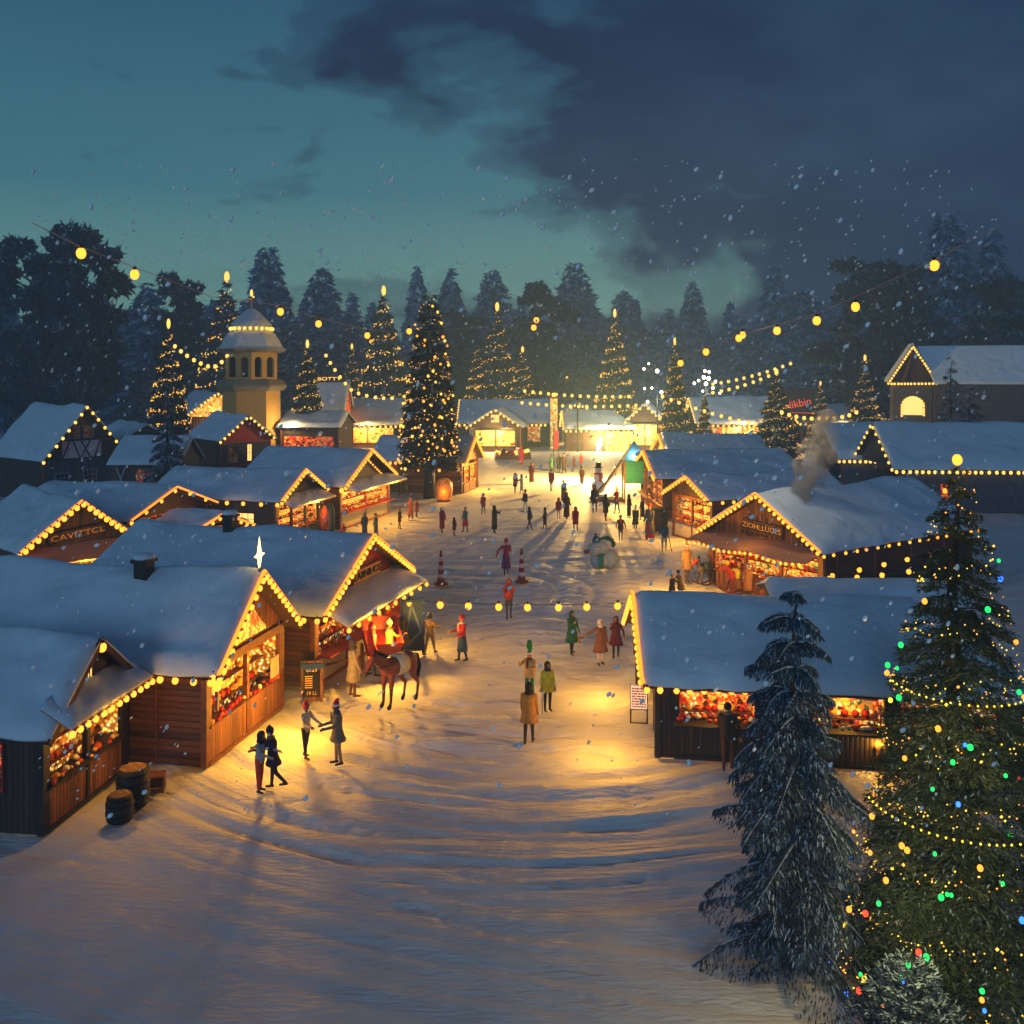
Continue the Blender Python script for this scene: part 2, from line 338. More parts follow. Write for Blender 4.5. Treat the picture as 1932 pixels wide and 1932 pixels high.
# ------------------------------------------------------------------ ground
def ground():
    xs = np.unique(np.concatenate([np.linspace(-700, -60, 33), np.linspace(-60, -22, 39), np.linspace(-22, 26, 321), np.linspace(26, 60, 35), np.linspace(60, 700, 33)]))
    ys = np.unique(np.concatenate([np.linspace(-60, 8, 12), np.linspace(8, 60, 420), np.linspace(60, 150, 220), np.linspace(150, 260, 40), np.linspace(260, 1200, 30)]))
    X, Y = np.meshgrid(xs, ys)
    Z = (vnoise(X*.22, Y*.22, 1)-.5)*.10+(vnoise(X*.9, Y*.9, 2)-.5)*.035
    def arcs(cx, cy, sq, freq, w0, w1, seed, amp):
        dx = X-cx; dy = (Y-cy)*sq
        r = np.hypot(dx, dy)+(vnoise(X*.25, Y*.25, seed+5)-.5)*1.2; th = np.arctan2(dy, dx)
        n = vnoise(r*freq*.6, th*1.1+r*.05, seed); n2 = vnoise(r*freq*1.7, th*2.2, seed+1)
        w = np.clip((r-w0)/1.5, 0, 1)*np.clip((w1-r)/4, 0, 1)
        return (-(1-np.abs(2*n-1))**3*.62-(1-np.abs(2*n2-1))**2*.38)*amp*w
    Z += arcs(.7, 35, 1, 1.9, 3.5, 17, 11, .22)+arcs(8, 50, 1, 1.3, 17, 42, 15, .10)
    Z += arcs(-4, 90, 1, 1.2, 16, 62, 21, .12)
    for cx, r in ((-1.6, 5.2), (-.2, 5.5)):            # two dark curved sleigh ruts
        cx0 = cx-1.2
        d = np.abs(np.hypot(X-cx0+0, Y-47)-r); w = np.clip((X-cx0-2.2)/1.5, 0, 1)*np.clip((Y-40)/2, 0, 1)*np.clip((54-Y)/2, 0, 1)
        Z -= .10*np.exp(-(d/.22)**2)*w
    fp = vnoise(X*3.1, Y*3.1, 41)*vnoise(X*1.3+9, Y*1.3, 42); Z -= np.clip(fp-.42, 0, 1)*.22*np.clip((Y-18)/8, 0, 1)
    # kicked-up snow near the figure in the tan coat
    d = np.hypot((X-1.6), (Y-27.1)*1.8); Z += .16*np.exp(-(d/1.4)**2)*vnoise(X*4, Y*4, 31)
    far = np.clip((Y-62)/40, 0, 1); Z *= 1-.5*far
    nx, ny = len(xs), len(ys)
    me = bpy.data.meshes.new('snow_ground'); me.vertices.add(nx*ny)
    me.vertices.foreach_set('co', np.stack([X, Y, Z], -1).astype(np.float32).ravel())
    i = np.arange((nx-1)*(ny-1)); a = (i//(nx-1))*nx+i % (nx-1)
    q = np.stack([a, a+1, a+nx+1, a+nx], -1).astype(np.int32)
    me.loops.add(q.size); me.loops.foreach_set('vertex_index', q.ravel())
    me.polygons.add(len(q)); me.polygons.foreach_set('loop_start', np.arange(len(q), dtype=np.int32)*4)
    me.polygons.foreach_set('use_smooth', np.ones(len(q), bool)); me.update(); me.validate()
    me.materials.append(M['gsnow'])
    o = bpy.data.objects.new('snow_ground', me); C.objects.link(o); tag(o, kind='structure')
ground()

# ------------------------------------------------------------------ lamps and strings of lights
def bulb_mesh(name, r, mat, cap=True):
    b = MB(); b.ell((0, 0, 0), (r, r, r*1.12), 8, 6, 0)
    if cap: b.tube((0, 0, r*.9), (0, 0, r*1.7), r*.42, r*.38, 6, 1)
    return b.mesh(name, [mat, M['cable']], True)
BM = {}
def bmesh_for(r, key, cap=False):
    k = (round(r, 3), key, cap)
    if k not in BM: BM[k] = bulb_mesh('bulb', r, M[key], cap)
    return BM[k]
def lamp(parent, loc, watts, col=(1, .5, .17), r=.12, name='lamp_light'):
    l = bpy.data.lights.new(name, 'POINT'); l.energy = watts; l.color = col; l.shadow_soft_size = r
    o = bpy.data.objects.new(name, l); C.objects.link(o); o.location = loc; o.parent = parent
    return o
def string(parent, pts, spacing, r, key='bulb', drop=None, cable=.012, T=None, name='string_lights', jit=.15, ends=True):
    pts = [Vector(p) for p in pts]
    if T is not None: pts = [T @ p for p in pts]
    b = MB()
    for a, c in zip(pts, pts[1:]): b.tube(a, c, cable, cable, 4)
    s = b.build(name, M['cable'], parent)
    drop = r*.9 if drop is None else drop
    me = bmesh_for(r, key, r > .08)
    acc = 0 if ends else spacing*.5; rr = random.Random(int(abs(pts[0].x*97+pts[0].z*31))+len(pts))
    for a, c in zip(pts, pts[1:]):
        L = (c-a).length
        while acc <= L:
            p = a.lerp(c, acc/L); inst(me, 'bulb', s, (p.x, p.y, p.z-drop)); acc += spacing*(1+rr.uniform(-jit, jit))
        acc -= L
    return s
def text_mesh(txt, size, depth, mat, name='lettering'):
    cu = bpy.data.curves.new(name, 'FONT'); cu.body = txt; cu.size = size; cu.extrude = depth; cu.align_x = 'CENTER'; cu.align_y = 'CENTER'
    o = bpy.data.objects.new(name, cu); C.objects.link(o); bpy.context.view_layer.update()
    dg = bpy.context.evaluated_depsgraph_get(); me = bpy.data.meshes.new_from_object(o.evaluated_get(dg))
    bpy.data.objects.remove(o); me.materials.clear(); me.materials.append(mat); me.name = name
    return me

# ------------------------------------------------------------------ gabled stall / house
def roof_snow(hw, depth, ze, zp, skew, seed, thick=.2, hip=0):
    nx, ny = 34, max(16, int(depth*4)); b = MB(); out = .06
    us = np.linspace(-1, 1, nx+1); vs_ = np.linspace(0, 1, ny+1); U, V = np.meshgrid(us, vs_)
    rise = zp-ze
    lump = (vnoise(U*4+seed, V*depth*.5, seed)-.5)*.27+(vnoise(U*9, V*depth*1.3, seed+3)-.5)*.06
    edge = np.minimum(1-np.abs(U), .14)/.14; e2 = np.minimum(np.minimum(V, 1-V)*depth, .35)/.35
    T = thick*np.sqrt(np.clip(1-(1-edge)**2, 0, 1))*np.sqrt(np.clip(1-(1-e2)**2, 0, 1))*.9+.03
    Xx = U*(hw+out); Yy = V*(depth+2*out)-out
    wob = (vnoise(U*0+7.7+seed, V*depth*1.6, seed+9)-.5)*.26*(np.abs(U) > .97); Xx = Xx+np.sign(U)*wob
    prof = zp-rise*np.sqrt(U*U+.0025)+rise*.02
    hipv = np.clip(((V*depth)-(depth-hip))/max(hip, .01), 0, 1) if hip else 0*V
    Zt = np.minimum(prof, zp-rise*hipv)+T+lump*edge*e2
    Zb = np.minimum(zp-rise*np.abs(U), zp-rise*hipv)+.006
    n = nx+1
    top = [(x+skew*y, y, z) for x, y, z in zip(Xx.ravel(), Yy.ravel(), Zt.ravel())]
    bot = [(x+skew*y, y, z) for x, y, z in zip(Xx.ravel(), Yy.ravel(), Zb.ravel())]
    o = len(top); fs = []
    for j in range(ny):
        for i in range(nx):
            a = j*n+i; fs.append((a, a+1, a+n+1, a+n)); fs.append((o+a, o+a+n, o+a+n+1, o+a+1))
    for j in range(ny):
        a = j*n; fs.append((a, a+n, o+a+n, o+a)); a = j*n+nx; fs.append((a, o+a, o+a+n, a+n))
    for i in range(nx):
        fs.append((i, o+i, o+i+1, i+1)); a = ny*n+i; fs.append((a, a+1, o+a+1, o+a))
    b.add(top+bot, fs); return b
def front_unit(root, T, w, top, goods='g_yellow', post='beam', panel='vert', n=2, counter=.95, ledge=.35, inset=.25, trims='beam', shelves=True, zb=0.0):
    # an open stall front: posts, lower panel, ledge, shelves of wares behind
    b = MB()
    for i in range(n+1):
        x = -w/2+w*i/n; b.box((x-.07, -.05, zb), (x+.07, .09, top-.002))
    b.box((-w/2-.1, -.07, top), (w/2+.1, .1, top+.16))
    b.build('post', M[post], root, T=T)
    b = MB(); b.box((-w/2, -.015, zb+.05), (w/2, .05, counter)); b.build('front_panel', M[panel], root, T=T)
    b = MB(); b.box((-w/2-.05, -ledge, counter+.003), (w/2+.05, .35, counter+.06)); b.box((-w/2-.05, -.08, zb), (w/2+.05, -.018, zb+.1)); b.build('counter', M[trims], root, T=T)
    b = MB(); y = inset+.55; b.box((-w/2, y, zb), (w/2, y+.04, top+.1)); b.box((-w/2-.02, .1, counter), (-w/2, y, top)); b.box((w/2, .1, counter), (w/2+.02, y, top))
    g = b.build('wares', M[goods], root, T=T); g['kind'] = 'stuff'
    if shelves:
        b = MB(); rr = random.Random(int(w*100)); z = counter+.12
        gb = MB()
        while z < top-.2:
            b.box((-w/2+.05, y-.28, z), (w/2-.05, y-.004, z+.03))
            x = -w/2+.12
            while x < w/2-.15:
                s = rr.uniform(.06, .12); m = rr.choice((0, 1, 2, 3))
                if z > counter+.5 and rr.random() < .45: pass
                elif rr.random() < .5: gb.ell((x, y-.15, z+.032+s), s, 6, 5, m)
                else: gb.box((x-s, y-.22, z+.032), (x+s*.8, y-.08, z+.032+s*rr.uniform(1.2, 2.4)), m)
                x += s*2+rr.uniform(.02, .12)
            z += .55
        # wares laid out on the counter
        x = -w/2+.1
        while x < w/2-.1:
            s = rr.uniform(.05, .1); gb.ell((x, rr.uniform(-.12, .2), counter+.06+s*.8), (s*1.2, s, s*.8), 6, 5, rr.choice((0, 1, 2, 3))); x += rr.uniform(.12, .2)
        b.build('shelf', M['beam'], root, T=T)
        q = gb.build('goods', [cloth('b01810'), cloth('e0a030'), cloth('e8d8b0'), cloth('c05018')], root, True, T=T); q['kind'] = 'stuff'
def awning(root, T, w, z0, z1, out, snow=True, mat='canvas', bulbs=.35, r=.075, key='bulb', wave=0.0, skip=0):
    b = MB(); n = 16; nu = 6; th = .05
    def zz(u, v): return z0+(z1-z0)*v+wave*v*math.sin(u*7+.6)
    vs = []
    for j in range(nu+1):
        v = j/nu
        for i in range(n+1): u = -1+2*i/n; vs.append((u*w/2, -out*v, zz(u, v)))
    o = len(vs); vs += [(x, y, z-th) for x, y, z in vs]; k = n+1; fs = []
    for j in range(nu):
        for i in range(n):
            a = j*k+i; fs.append((a, a+k, a+k+1, a+1)); fs.append((o+a, o+a+1, o+a+k+1, o+a+k))
    for i in range(n): fs.append((i, i+1, o+i+1, o+i)); a = nu*k+i; fs.append((a, o+a, o+a+1, a+1))
    for j in range(nu): a = j*k; fs.append((a, o+a, o+a+k, a+k)); a = j*k+n; fs.append((a, a+k, o+a+k, o+a))
    b.add(vs, fs); a = b.build('awning', M[mat], root, T=T)
    if snow:
        s = MB(); vs = []; nu2 = 8
        for j in range(nu2+1):
            v = j/nu2
            for i in range(n+1):
                u = -1+2*i/n; e = min(1, (1-abs(u))*6)*min(1, (1-v)*4+.25); t = .02+.12*math.sqrt(max(0, e))+.04*math.sin(i*1.3+j)*e
                vs.append((u*w/2*1.01, -out*v*1.02, zz(u, v)+.004+t))
        o = len(vs); vs += [(u, y, zz(2*(i % (n+1))/n-1, (i//(n+1))/nu2)+.004) for i, (u, y, z) in enumerate(vs)]; fs = []
        for j in range(nu2):
            for i in range(n):
                q = j*k+i; fs.append((q, q+k, q+k+1, q+1)); fs.append((o+q, o+q+1, o+q+k+1, o+q+k))
        for i in range(n): fs.append((i, i+1, o+i+1, o+i)); q = nu2*k+i; fs.append((q, o+q, o+q+1, q+1))
        for j in range(nu2): q = j*k; fs.append((q, o+q, o+q+k, q+k)); q = j*k+n; fs.append((q, q+k, o+q+k, o+q))
        s.add(vs, fs); s.build('snow_layer', M['snow'], a, True, T=T)
    if bulbs:
        pts = [(-w/2+w*i/12, -out-.03, zz(-1+2*i/12, 1)-.04) for i in range(13)]
        string(root, pts, bulbs, r, key, T=T)
    return a
def hut(name, label, cat, eL, eR, ze, zp, depth, group=None, of=.5, oe=.35, ob=.3, wall='log', gable='vert', skew=0, seed=1, hip=0, thick=.2,
        fb=.4, fr=.085, key='bulb', side_b=0, side_fb=None, open_side=False, edge=True, snowmat='snow', trim='beam', deck='deck', zb=0):
    eL = Vector((*eL[:2], 0)); eR = Vector((*eR[:2], 0)); d = eR-eL; w = d.length; th = math.atan2(d.y, d.x)
    root = thing(name, label, cat, (eL+eR)/2, th, group)
    hw = w/2; xw = hw-oe; y0 = of; y1 = depth-ob; rise = zp-ze
    zu = lambda x: zp-rise*abs(x)/hw-.10
    sk = lambda p: (p[0]+skew*p[1], p[1], p[2])
    Sk = Matrix(((1, skew, 0, 0), (0, 1, 0, 0), (0, 0, 1, 0), (0, 0, 0, 1)))
    b = MB(); t = .1
    b.box((-xw, y0+t+.002, zb), (-xw+t, y1, zu(xw)))
    if not open_side: b.box((xw-t, y0+t+.002, zb), (xw, y1, zu(xw)))
    elif open_side != 2: b.box((xw-t, y0+t+.002, ze-.28), (xw, y1, zu(xw)))
    if open_side: b.box((xw-2.0, y0+t+.002, zb), (xw-1.9, y1, zu(xw)))
    b.prism([(-xw, zb), (xw, zb), (xw, zu(xw)), (0, zu(0)), (-xw, zu(xw))], y1-t+.003, y1+.003)
    b.build('wall', M[wall], root, T=Sk)
    b = MB(); gz = min(zu(xw), ze-.02)
    b.prism([(-xw, gz), (xw, gz), (xw, zu(xw)+.01), (0, zu(0)), (-xw, zu(xw)+.01)], y0-.01, y0+.07)
    b.build('gable_wall', M[gable], root, T=Sk)
    for x in (-xw, xw):                                  # corner posts
        for y in (y0+.02, y1): b = MB(); b.box((x-.08, y-.08, zb), (x+.08, y+.08, zu(xw)-.02)); b.build('corner_post', M[trim], root, T=Sk)
    b = MB(); dt = .07
    for sgn in (-1, 1):
        v = [(0, 0, zp), (sgn*hw, 0, ze), (sgn*hw, depth, ze), (0, depth, zp)]
        if hip: v = [(0, 0, zp), (sgn*hw, 0, ze), (sgn*hw, depth, ze), (0, depth, ze+.01), (0, depth-hip, zp)]
        n = len(v); vs = v+[(x, y, z-dt) for x, y, z in v]
        fs = [tuple(range(n)), tuple(range(2*n-1, n-1, -1))]+[(i, n+i, n+(i+1) % n, (i+1) % n) for i in range(n)]
        b.add(vs, fs)
    for sgn in (-1, 1):                                  # verge boards
        b.bar((0, -.03, zp-.06), (sgn*hw, -.03, ze-.06), .05, .2)
    rf = b.build('roof', M[deck], root, T=Sk)
    roof_snow(hw, depth, ze, zp, skew, seed, thick, hip).build('snow_layer', M[snowmat], rf, True)
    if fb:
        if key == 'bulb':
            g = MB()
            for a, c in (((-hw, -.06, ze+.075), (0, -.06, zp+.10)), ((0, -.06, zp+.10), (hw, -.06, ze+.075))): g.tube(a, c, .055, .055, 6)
            g.build('halo_tube', M['halo'], root, T=Sk)  # added glowing tube, stands in for the bulbs' halo along the gable edge
        pts = [(-hw, -.09, ze-.06), (0, -.09, zp-.04), (hw, -.09, ze-.06)]
        string(root, pts, fb, fr, key, drop=0, T=Sk)
    if side_b: string(root, [(hw+.05, .1, ze-.05), (hw+.05, depth-.1, ze-.05)], side_b, side_fb or fr, key, T=Sk)
    root['w'] = w
    return root, dict(w=w, hw=hw, xw=xw, y0=y0, y1=y1, ze=ze, zp=zp, zu=zu, skew=skew, Sk=Sk, depth=depth, gz=gz)
def TG(d): return d['Sk'] @ Matrix.Translation((0, d['y0'], 0))
def TS(d, c=.5): return Matrix.Translation((d['skew']*0, 0, 0)) @ d['Sk'] @ Matrix.Translation((d['xw'], d['y0']+(d['y1']-d['y0'])*c, 0)) @ Matrix.Rotation(R(90), 4, 'Z')
def board_text(root, T, txt, w, h, z, y, back='red', mat='signtext', tilt=0, frame='beam', name='sign_board'):
    Tt = T @ Matrix.Translation((0, y, z)) @ Matrix.Rotation(tilt, 4, 'Y')
    b = MB(); b.box((-w/2, -.03, -h/2), (w/2, .03, h/2)); s = b.build(name, M[back], root, T=Tt)
    f = MB()
    for z0 in (-h/2, h/2-.05): f.box((-w/2-.02, -.05, z0), (w/2+.02, -.0305, z0+.05))
    for x0 in (-w/2-.02, w/2-.03): f.box((x0, -.05, -h/2+.051), (x0+.05, -.0305, h/2-.051))
    f.build('frame', M[frame], s, T=Tt)
    me = text_mesh(txt, h*.72, .012, M[mat]); xs = [v.co.x for v in me.vertices]; ww = max(xs)-min(xs); k = min(1.6, (w-.16)/ww)
    me.transform(Tt @ Matrix.Translation((0, -.047, 0)) @ Matrix.Rotation(R(90), 4, 'X') @ Matrix.Diagonal((k, 1, 1, 1)))
    inst(me, 'lettering', s)
    return s
def window(root, T, x, z, w, h, y=-.03, lit=None, frame='beamd', bars=(1, 1)):
    b = MB(); f = .05
    b.box((x-w/2-f, y-.02, z-f), (x+w/2+f, y+.03, z)); b.box((x-w/2-f, y-.02, z+h), (x+w/2+f, y+.03, z+h+f))
    b.box((x-w/2-f, y-.02, z+.001), (x-w/2, y+.03, z+h-.001)); b.box((x+w/2, y-.02, z+.001), (x+w/2+f, y+.03, z+h-.001))
    for i in range(1, bars[0]+1): xx = x-w/2+w*i/(bars[0]+1); b.box((xx-.015, y-.01, z+.002), (xx+.015, y+.01, z+h-.002))
    for i in range(1, bars[1]+1): zz = z+h*i/(bars[1]+1); b.box((x-w/2+.002, y-.008, zz-.015), (x+w/2-.002, y+.008, zz+.015))
    o = b.build('window', M[frame], root, T=T)
    p = MB(); p.box((x-w/2, y+.012, z), (x+w/2, y+.02, z+h)); p.build('pane', M[lit or 'glassd'], o, T=T)
def chimney(root, x, y, z, h=.9, s=.45, snow=True, T=None):
    b = MB(); b.box((x-s/2-.1, y-s/2-.1, z-.35), (x+s/2+.1, y+s/2+.1, z+.02)); b.box((x-s/2, y-s/2, z+.022), (x+s/2, y+s/2, z+h)); b.box((x-s/2-.07, y-s/2-.07, z+h+.002), (x+s/2+.07, y+s/2+.07, z+h+.1))
    o = b.build('chimney', M['beamd'], root, T=T)
    q = MB(); q.lathe([(s*.75, z+h+.104), (s*.78, z+h+.16), (s*.6, z+h+.25), (.02, z+h+.28)], 8, (x, y, 0), rot=R(22.5)); q.build('snow_cap', M['snow'], o, True, T=T)
WARM = (1, .455, .04)

# ---- near left: small dark hut at the picture's edge
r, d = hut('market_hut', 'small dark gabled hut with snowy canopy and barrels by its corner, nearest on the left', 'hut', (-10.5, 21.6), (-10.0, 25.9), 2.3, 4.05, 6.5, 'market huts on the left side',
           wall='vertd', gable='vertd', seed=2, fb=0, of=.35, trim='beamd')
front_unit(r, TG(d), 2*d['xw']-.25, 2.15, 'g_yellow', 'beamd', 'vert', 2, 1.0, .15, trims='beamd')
awning(r, TG(d), d['w']-.5, 2.95, 2.5, .75, bulbs=.33, r=.075)
window(r, TG(d), -.05, 2.95, .42, .55, -.04, 'winlit', bars=(3, 0)); inst(bmesh_for(.11, 'bulb', True), 'bulb', r, (0, -.05, 3.82))
T2 = Matrix.Translation((-d['xw'], d['y0']+1.5, 0)) @ Matrix.Rotation(R(-90), 4, 'Z')
window(r, T2, 0, 1.0, 1.0, 1.05, -.03, 'g_red', 'red', (2, 2))
lamp(r, (0, -.6, 2.0), 30, WARM)
# ---- large front-left stall
r, d = hut('market_stall', 'large wooden stall with chimney, glowing star on its ridge and shuttered log side wall', 'stall', (-7.84, 25.31), (-6.78, 30.6), 2.55, 4.75, 9.2, 'market huts on the left side', seed=5, fb=.30, fr=.085, side_b=0)
front_unit(r, TG(d), 2*d['xw']-.3, 2.45, 'g_yellow', 'beam', 'vert', 2, 1.0, .1)
g = MB(); hw_ = d['xw']; g.bar((-hw_, -.02, 2.62), (hw_, -.02, 2.62), .12, .2); g.build('tie_beam', M['beam'], r, T=TG(d))
g = MB(); g.prism([(-1.2, 2.85), (1.2, 2.85), (0, 3.95)], -.05, -.02); q = g.build('gable_display', M['g_red'], r, T=TG(d))
string(r, [(-d['hw']-.03, .15, 2.5), (-d['hw']-.03, 2.4, 2.5)], .5, .09)
chimney(r, -.45, 3.55, 4.3, .75, .42)
s = MB()                                                  # ridge star
for a in range(4):
    t = a*math.pi/2; L = .42 if a % 2 else .26; s.add([(L*math.cos(t), 0, L*math.sin(t)), (.09*math.cos(t+.785), 0, .09*math.sin(t+.785)), (0, -.06, 0), (.09*math.cos(t-.785), 0, .09*math.sin(t-.785)), (0, .06, 0)], [(0, 1, 2), (0, 2, 3), (0, 3, 4), (0, 4, 1)])
s.build('ridge_star', M['bulbstar'], r, T=Matrix.Translation((0, .1, 5.3)) @ Matrix.Scale(1.35, 4)); s = MB(); s.tube((0, .1, 4.7), (0, .1, 5.15), .03); s.build('star_post', M['iron'], r)
lamp(r, (.3, -.95, 1.35), 165, WARM); lamp(r, (-1.6, -.8, 1.3), 60, WARM); lamp(r, (0, .45, 2.2), 12, WARM)
s = MB(); s.box((-2.49, .08, 1.6), (-2.41, .16, 2.2)); s.build('lantern_pole', M['beam'], r)
for dx, dz in ((-.16, 2.5), (.16, 2.5), (0, 2.25)): inst(bmesh_for(.13, 'bulb', True), 'lantern_bulb', r, (-2.45+dx, .12, dz))
sx = MB(); sx.box((.0, -.03, 0), (.5, .02, .62)); sx.build('notice', M['cream'], r, T=TG(d) @ Matrix.Translation((1.45, -.08, 1.2)))
for i in range(3):
    e = MB(); e.box((-.03, -.02, 0), (.03, .03, 2.3)); e.build('batten', M['beam'], r, T=Matrix.Translation((-d['xw']-.02, d['y0']+.1+i*1.35, 0)))
# ---- second left stall with red gable sign
r, d = hut('market_stall', 'stall with red painted gable, lettered sign and long snowy awning behind the horse', 'stall', (-6.28, 31.7), (-4.1, 39.4), 2.5, 4.5, 10.4, 'market huts on the left side', seed=8, fb=.3, fr=.085, gable='red', thick=.24)
front_unit(r, TG(d), 2*d['xw']-.3, 2.3, 'g_mix', 'red', 'cream', 3, 1.0, .55, trims='red')
awning(r, TG(d), d['w']-.7, 2.75, 2.15, 1.25, bulbs=.8, r=.08)
board_text(r, TG(d) @ Matrix.Translation((.45, 0, 0)), 'LABNIHOS', 2.5, .55, 3.08, -.06, 'signtext', 'beamd', 0, 'red')
g = MB(); g.ell((0, 0, 0), (.62, .05, .32), 16, 8); g.build('gable_medallion', M['g_yellow'], r, T=TG(d) @ Matrix.Translation((0, -.05, 3.85)))
g = MB(); g.bar((-2.9, -.1, 2.83), (2.9, -.1, 2.83), .05, .05); g.bar((-2.9, -.1, 2.7), (2.9, -.1, 2.7), .05, .05); g.build('gilt_moulding', M['signtext'], r, T=TG(d))
chimney(r, -.2, 5.9, 4.35, .7, .4)
string(r, [(-d['hw']-.03, .2, 2.45), (-d['hw']-.03, 1.8, 2.45)], .5, .09)
lamp(r, (-1.8, -1.35, 1.45), 220, WARM); lamp(r, (1.6, -1.3, 1.7), 95, WARM)
for i in range(2):
    g = MB(); g.tube((-3+i*5.8, -.6, .9), (-3+i*5.8, .4, .6), .04); g.build('bracket', M['beam'], r)
# ---- left, gable turned to the square
r, d = hut('market_stall', 'stall with broad gable, faded sign and tan canvas awning at the left edge', 'stall', (-21.7, 42.0), (-17.9, 45.8), 2.6, 4.65, 8, 'market huts on the left side', seed=11, fb=.33, fr=.12, gable='vertd')
front_unit(r, TG(d), 2*d['xw']-.3, 2.2, 'g_mix', 'beamd', 'vert', 2, .9, .2)
awning(r, TG(d), d['w']-.3, 2.75, 2.1, 1.1, snow=False, bulbs=0)
board_text(r, TG(d), 'CAVITTCL', 2.6, .5, 3.15, -.04, 'vertd', 'signtext', R(-6), 'beamd')
lamp(r, (0, -.8, 1.9), 110, WARM)
# ---- behind it
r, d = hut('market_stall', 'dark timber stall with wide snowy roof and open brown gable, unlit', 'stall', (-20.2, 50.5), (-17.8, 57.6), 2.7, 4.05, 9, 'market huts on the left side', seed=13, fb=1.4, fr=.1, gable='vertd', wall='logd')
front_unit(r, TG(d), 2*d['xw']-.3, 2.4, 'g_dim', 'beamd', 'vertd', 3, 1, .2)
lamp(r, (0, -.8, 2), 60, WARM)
r, d = hut('market_kiosk', 'low kiosk with lettered front board and gold garlands, between two larger stalls', 'kiosk', (-16.6, 49.0), (-14.2, 52.5), 2.2, 3.0, 4, 'market huts on the left side', seed=15, fb=.5, fr=.09, gable='logd', wall='logd')
front_unit(r, TG(d), 2*d['xw']-.2, 1.9, 'g_yellow', 'beamd', 'vertd', 2, .9, .15)
board_text(r, TG(d), 'BONHMAN', 2.4, .42, 2.25, -.12, 'logd', 'signtext')
lamp(r, (0, -.7, 1.8), 70, WARM)
# ---- long roof stall with awning
r, d = hut('market_stall', 'long-roofed stall with gold-lit gable and pale snow awning beside hanging blue cloths', 'stall', (-13.9, 57.3), (-12.2, 63.4), 2.8, 4.4, 9.5, 'market huts on the left side', seed=17, fb=.36, fr=.1, gable='vertd', wall='vertb')
front_unit(r, TG(d), 2*d['xw']-.3, 2.5, 'g_yellow', 'beamd', 'vertb', 3, .8, .2)
awning(r, TG(d), d['w']-.6, 2.95, 2.45, 1.2, bulbs=0)
string(r, [(-d['hw']-.03, .2, 2.75), (-d['hw']-.03, 8.5, 2.75)], 1.1, .12)
for i, (c, x) in enumerate((('2b4d86', 1.9), ('6a2418', 1.2), ('1f3c50', 2.4))):
    g = MB(); g.lathe([(.3, .2), (.3, 1.6), (.16, 1.95), (.02, 2.1)], 10, (x, -.5-.2*(i % 2), 0)); g.build('hanging_cloth', cloth(c), r, True)
lamp(r, (0, -1.0, 2.2), 140, WARM)
TT = Matrix.Translation((-d['xw'], d['y0']+4, 0)) @ Matrix.Rotation(R(-90), 4, 'Z')
window(r, TT, 1.9, .9, 1.2, 1.1, -.03, 'winlit', 'beamd', (2, 2)); window(r, TT, -.6, .6, 1.2, 1.5, -.03, 'g_dim', 'beamd', (1, 1))
# ---- red counter stall
r, d = hut('market_stall', 'stall with tall lit gable, dark green gable field and curved red counter', 'stall', (-11.2, 63.8), (-8.7, 72.0), 2.9, 5.05, 8.5, 'market huts on the left side', seed=19, fb=.36, fr=.1, gable='vertd')
front_unit(r, TG(d), 2*d['xw']-.3, 2.6, 'g_yellow', 'red', 'cream', 2, 1.1, .6, trims='red')
awning(r, TG(d), d['w']-.3, 3.05, 2.6, 1.4, bulbs=0)
string(r, [(-2.6, -.06, 3.15), (0, -.06, 4.55), (2.6, -.06, 3.15)], .4, .07, T=TG(d))
string(r, [(-d['hw']-.03, .2, 2.85), (-d['hw']-.03, 4.5, 2.85)], 1.5, .16)
lamp(r, (-2, -1.1, 2.3), 150, WARM); lamp(r, (2, -1.1, 2.3), 150, WARM)
# ---- log cabin behind the central tree
r, d = hut('log_cabin', 'small log cabin with bright lit right gable, wicker ball beside it', 'cabin', (-4.0, 82.5), (-2.6, 88.0), 2.75, 4.75, 9, 'market huts on the left side', seed=23, fb=.33, fr=.13, wall='logw', gable='logw')
string(r, [(-d['hw']-.03, .2, 2.7), (-d['hw']-.03, 7.6, 2.7)], .55, .14)
front_unit(r, TG(d), 2*d['xw']-1.4, 2.3, 'g_yellow', 'beam', 'logw', 2, .8, .1)
lamp(r, (0, -.8, 2.2), 250, WARM)

# ---- right side: front right stall, long side to the camera
r, d = hut('market_stall', 'long stall with blue-snow roof in the right foreground, two lit serving bays', 'stall', (3.95, 33.0), (3.65, 26.2), 2.05, 3.75, 10.2, 'market huts on the right side', seed=29, fb=.27, fr=.085, wall='vertd', gable='vertd', oe=.3, of=.35, hip=2.2, trim='beamd', skew=.10, open_side=2)
y_ = d['y0']
for a, c in ((y_, y_+.62), (y_+2.95, y_+3.45), (y_+6.15, y_+6.3), (y_+9.05, d['y1'])): b = MB(); b.box((d['xw']-.1, a, 0), (d['xw'], c, 1.94)); b.build('pier', M['vertd'], r, T=d['Sk'])
Tsd = TS(d, .5)
front_unit(r, TS(d, .17), 2.2, 1.95, 'g_red', 'beamd', 'vertd', 1, 1.0, .45, trims='beamd'); 
front_unit(r, TS(d, .5), 2.6, 1.95, 'g_mix', 'beamd', 'vertd', 1, 1.0, .45, trims='beamd')
front_unit(r, TS(d, .8), 2.6, 1.95, 'g_red', 'beamd', 'vertd', 1, 1.0, .45, trims='beamd')
string(r, [(d['hw']+.05, .05, 2.03), (d['hw']+.05, 9.2, 2.03)], .42, .085)
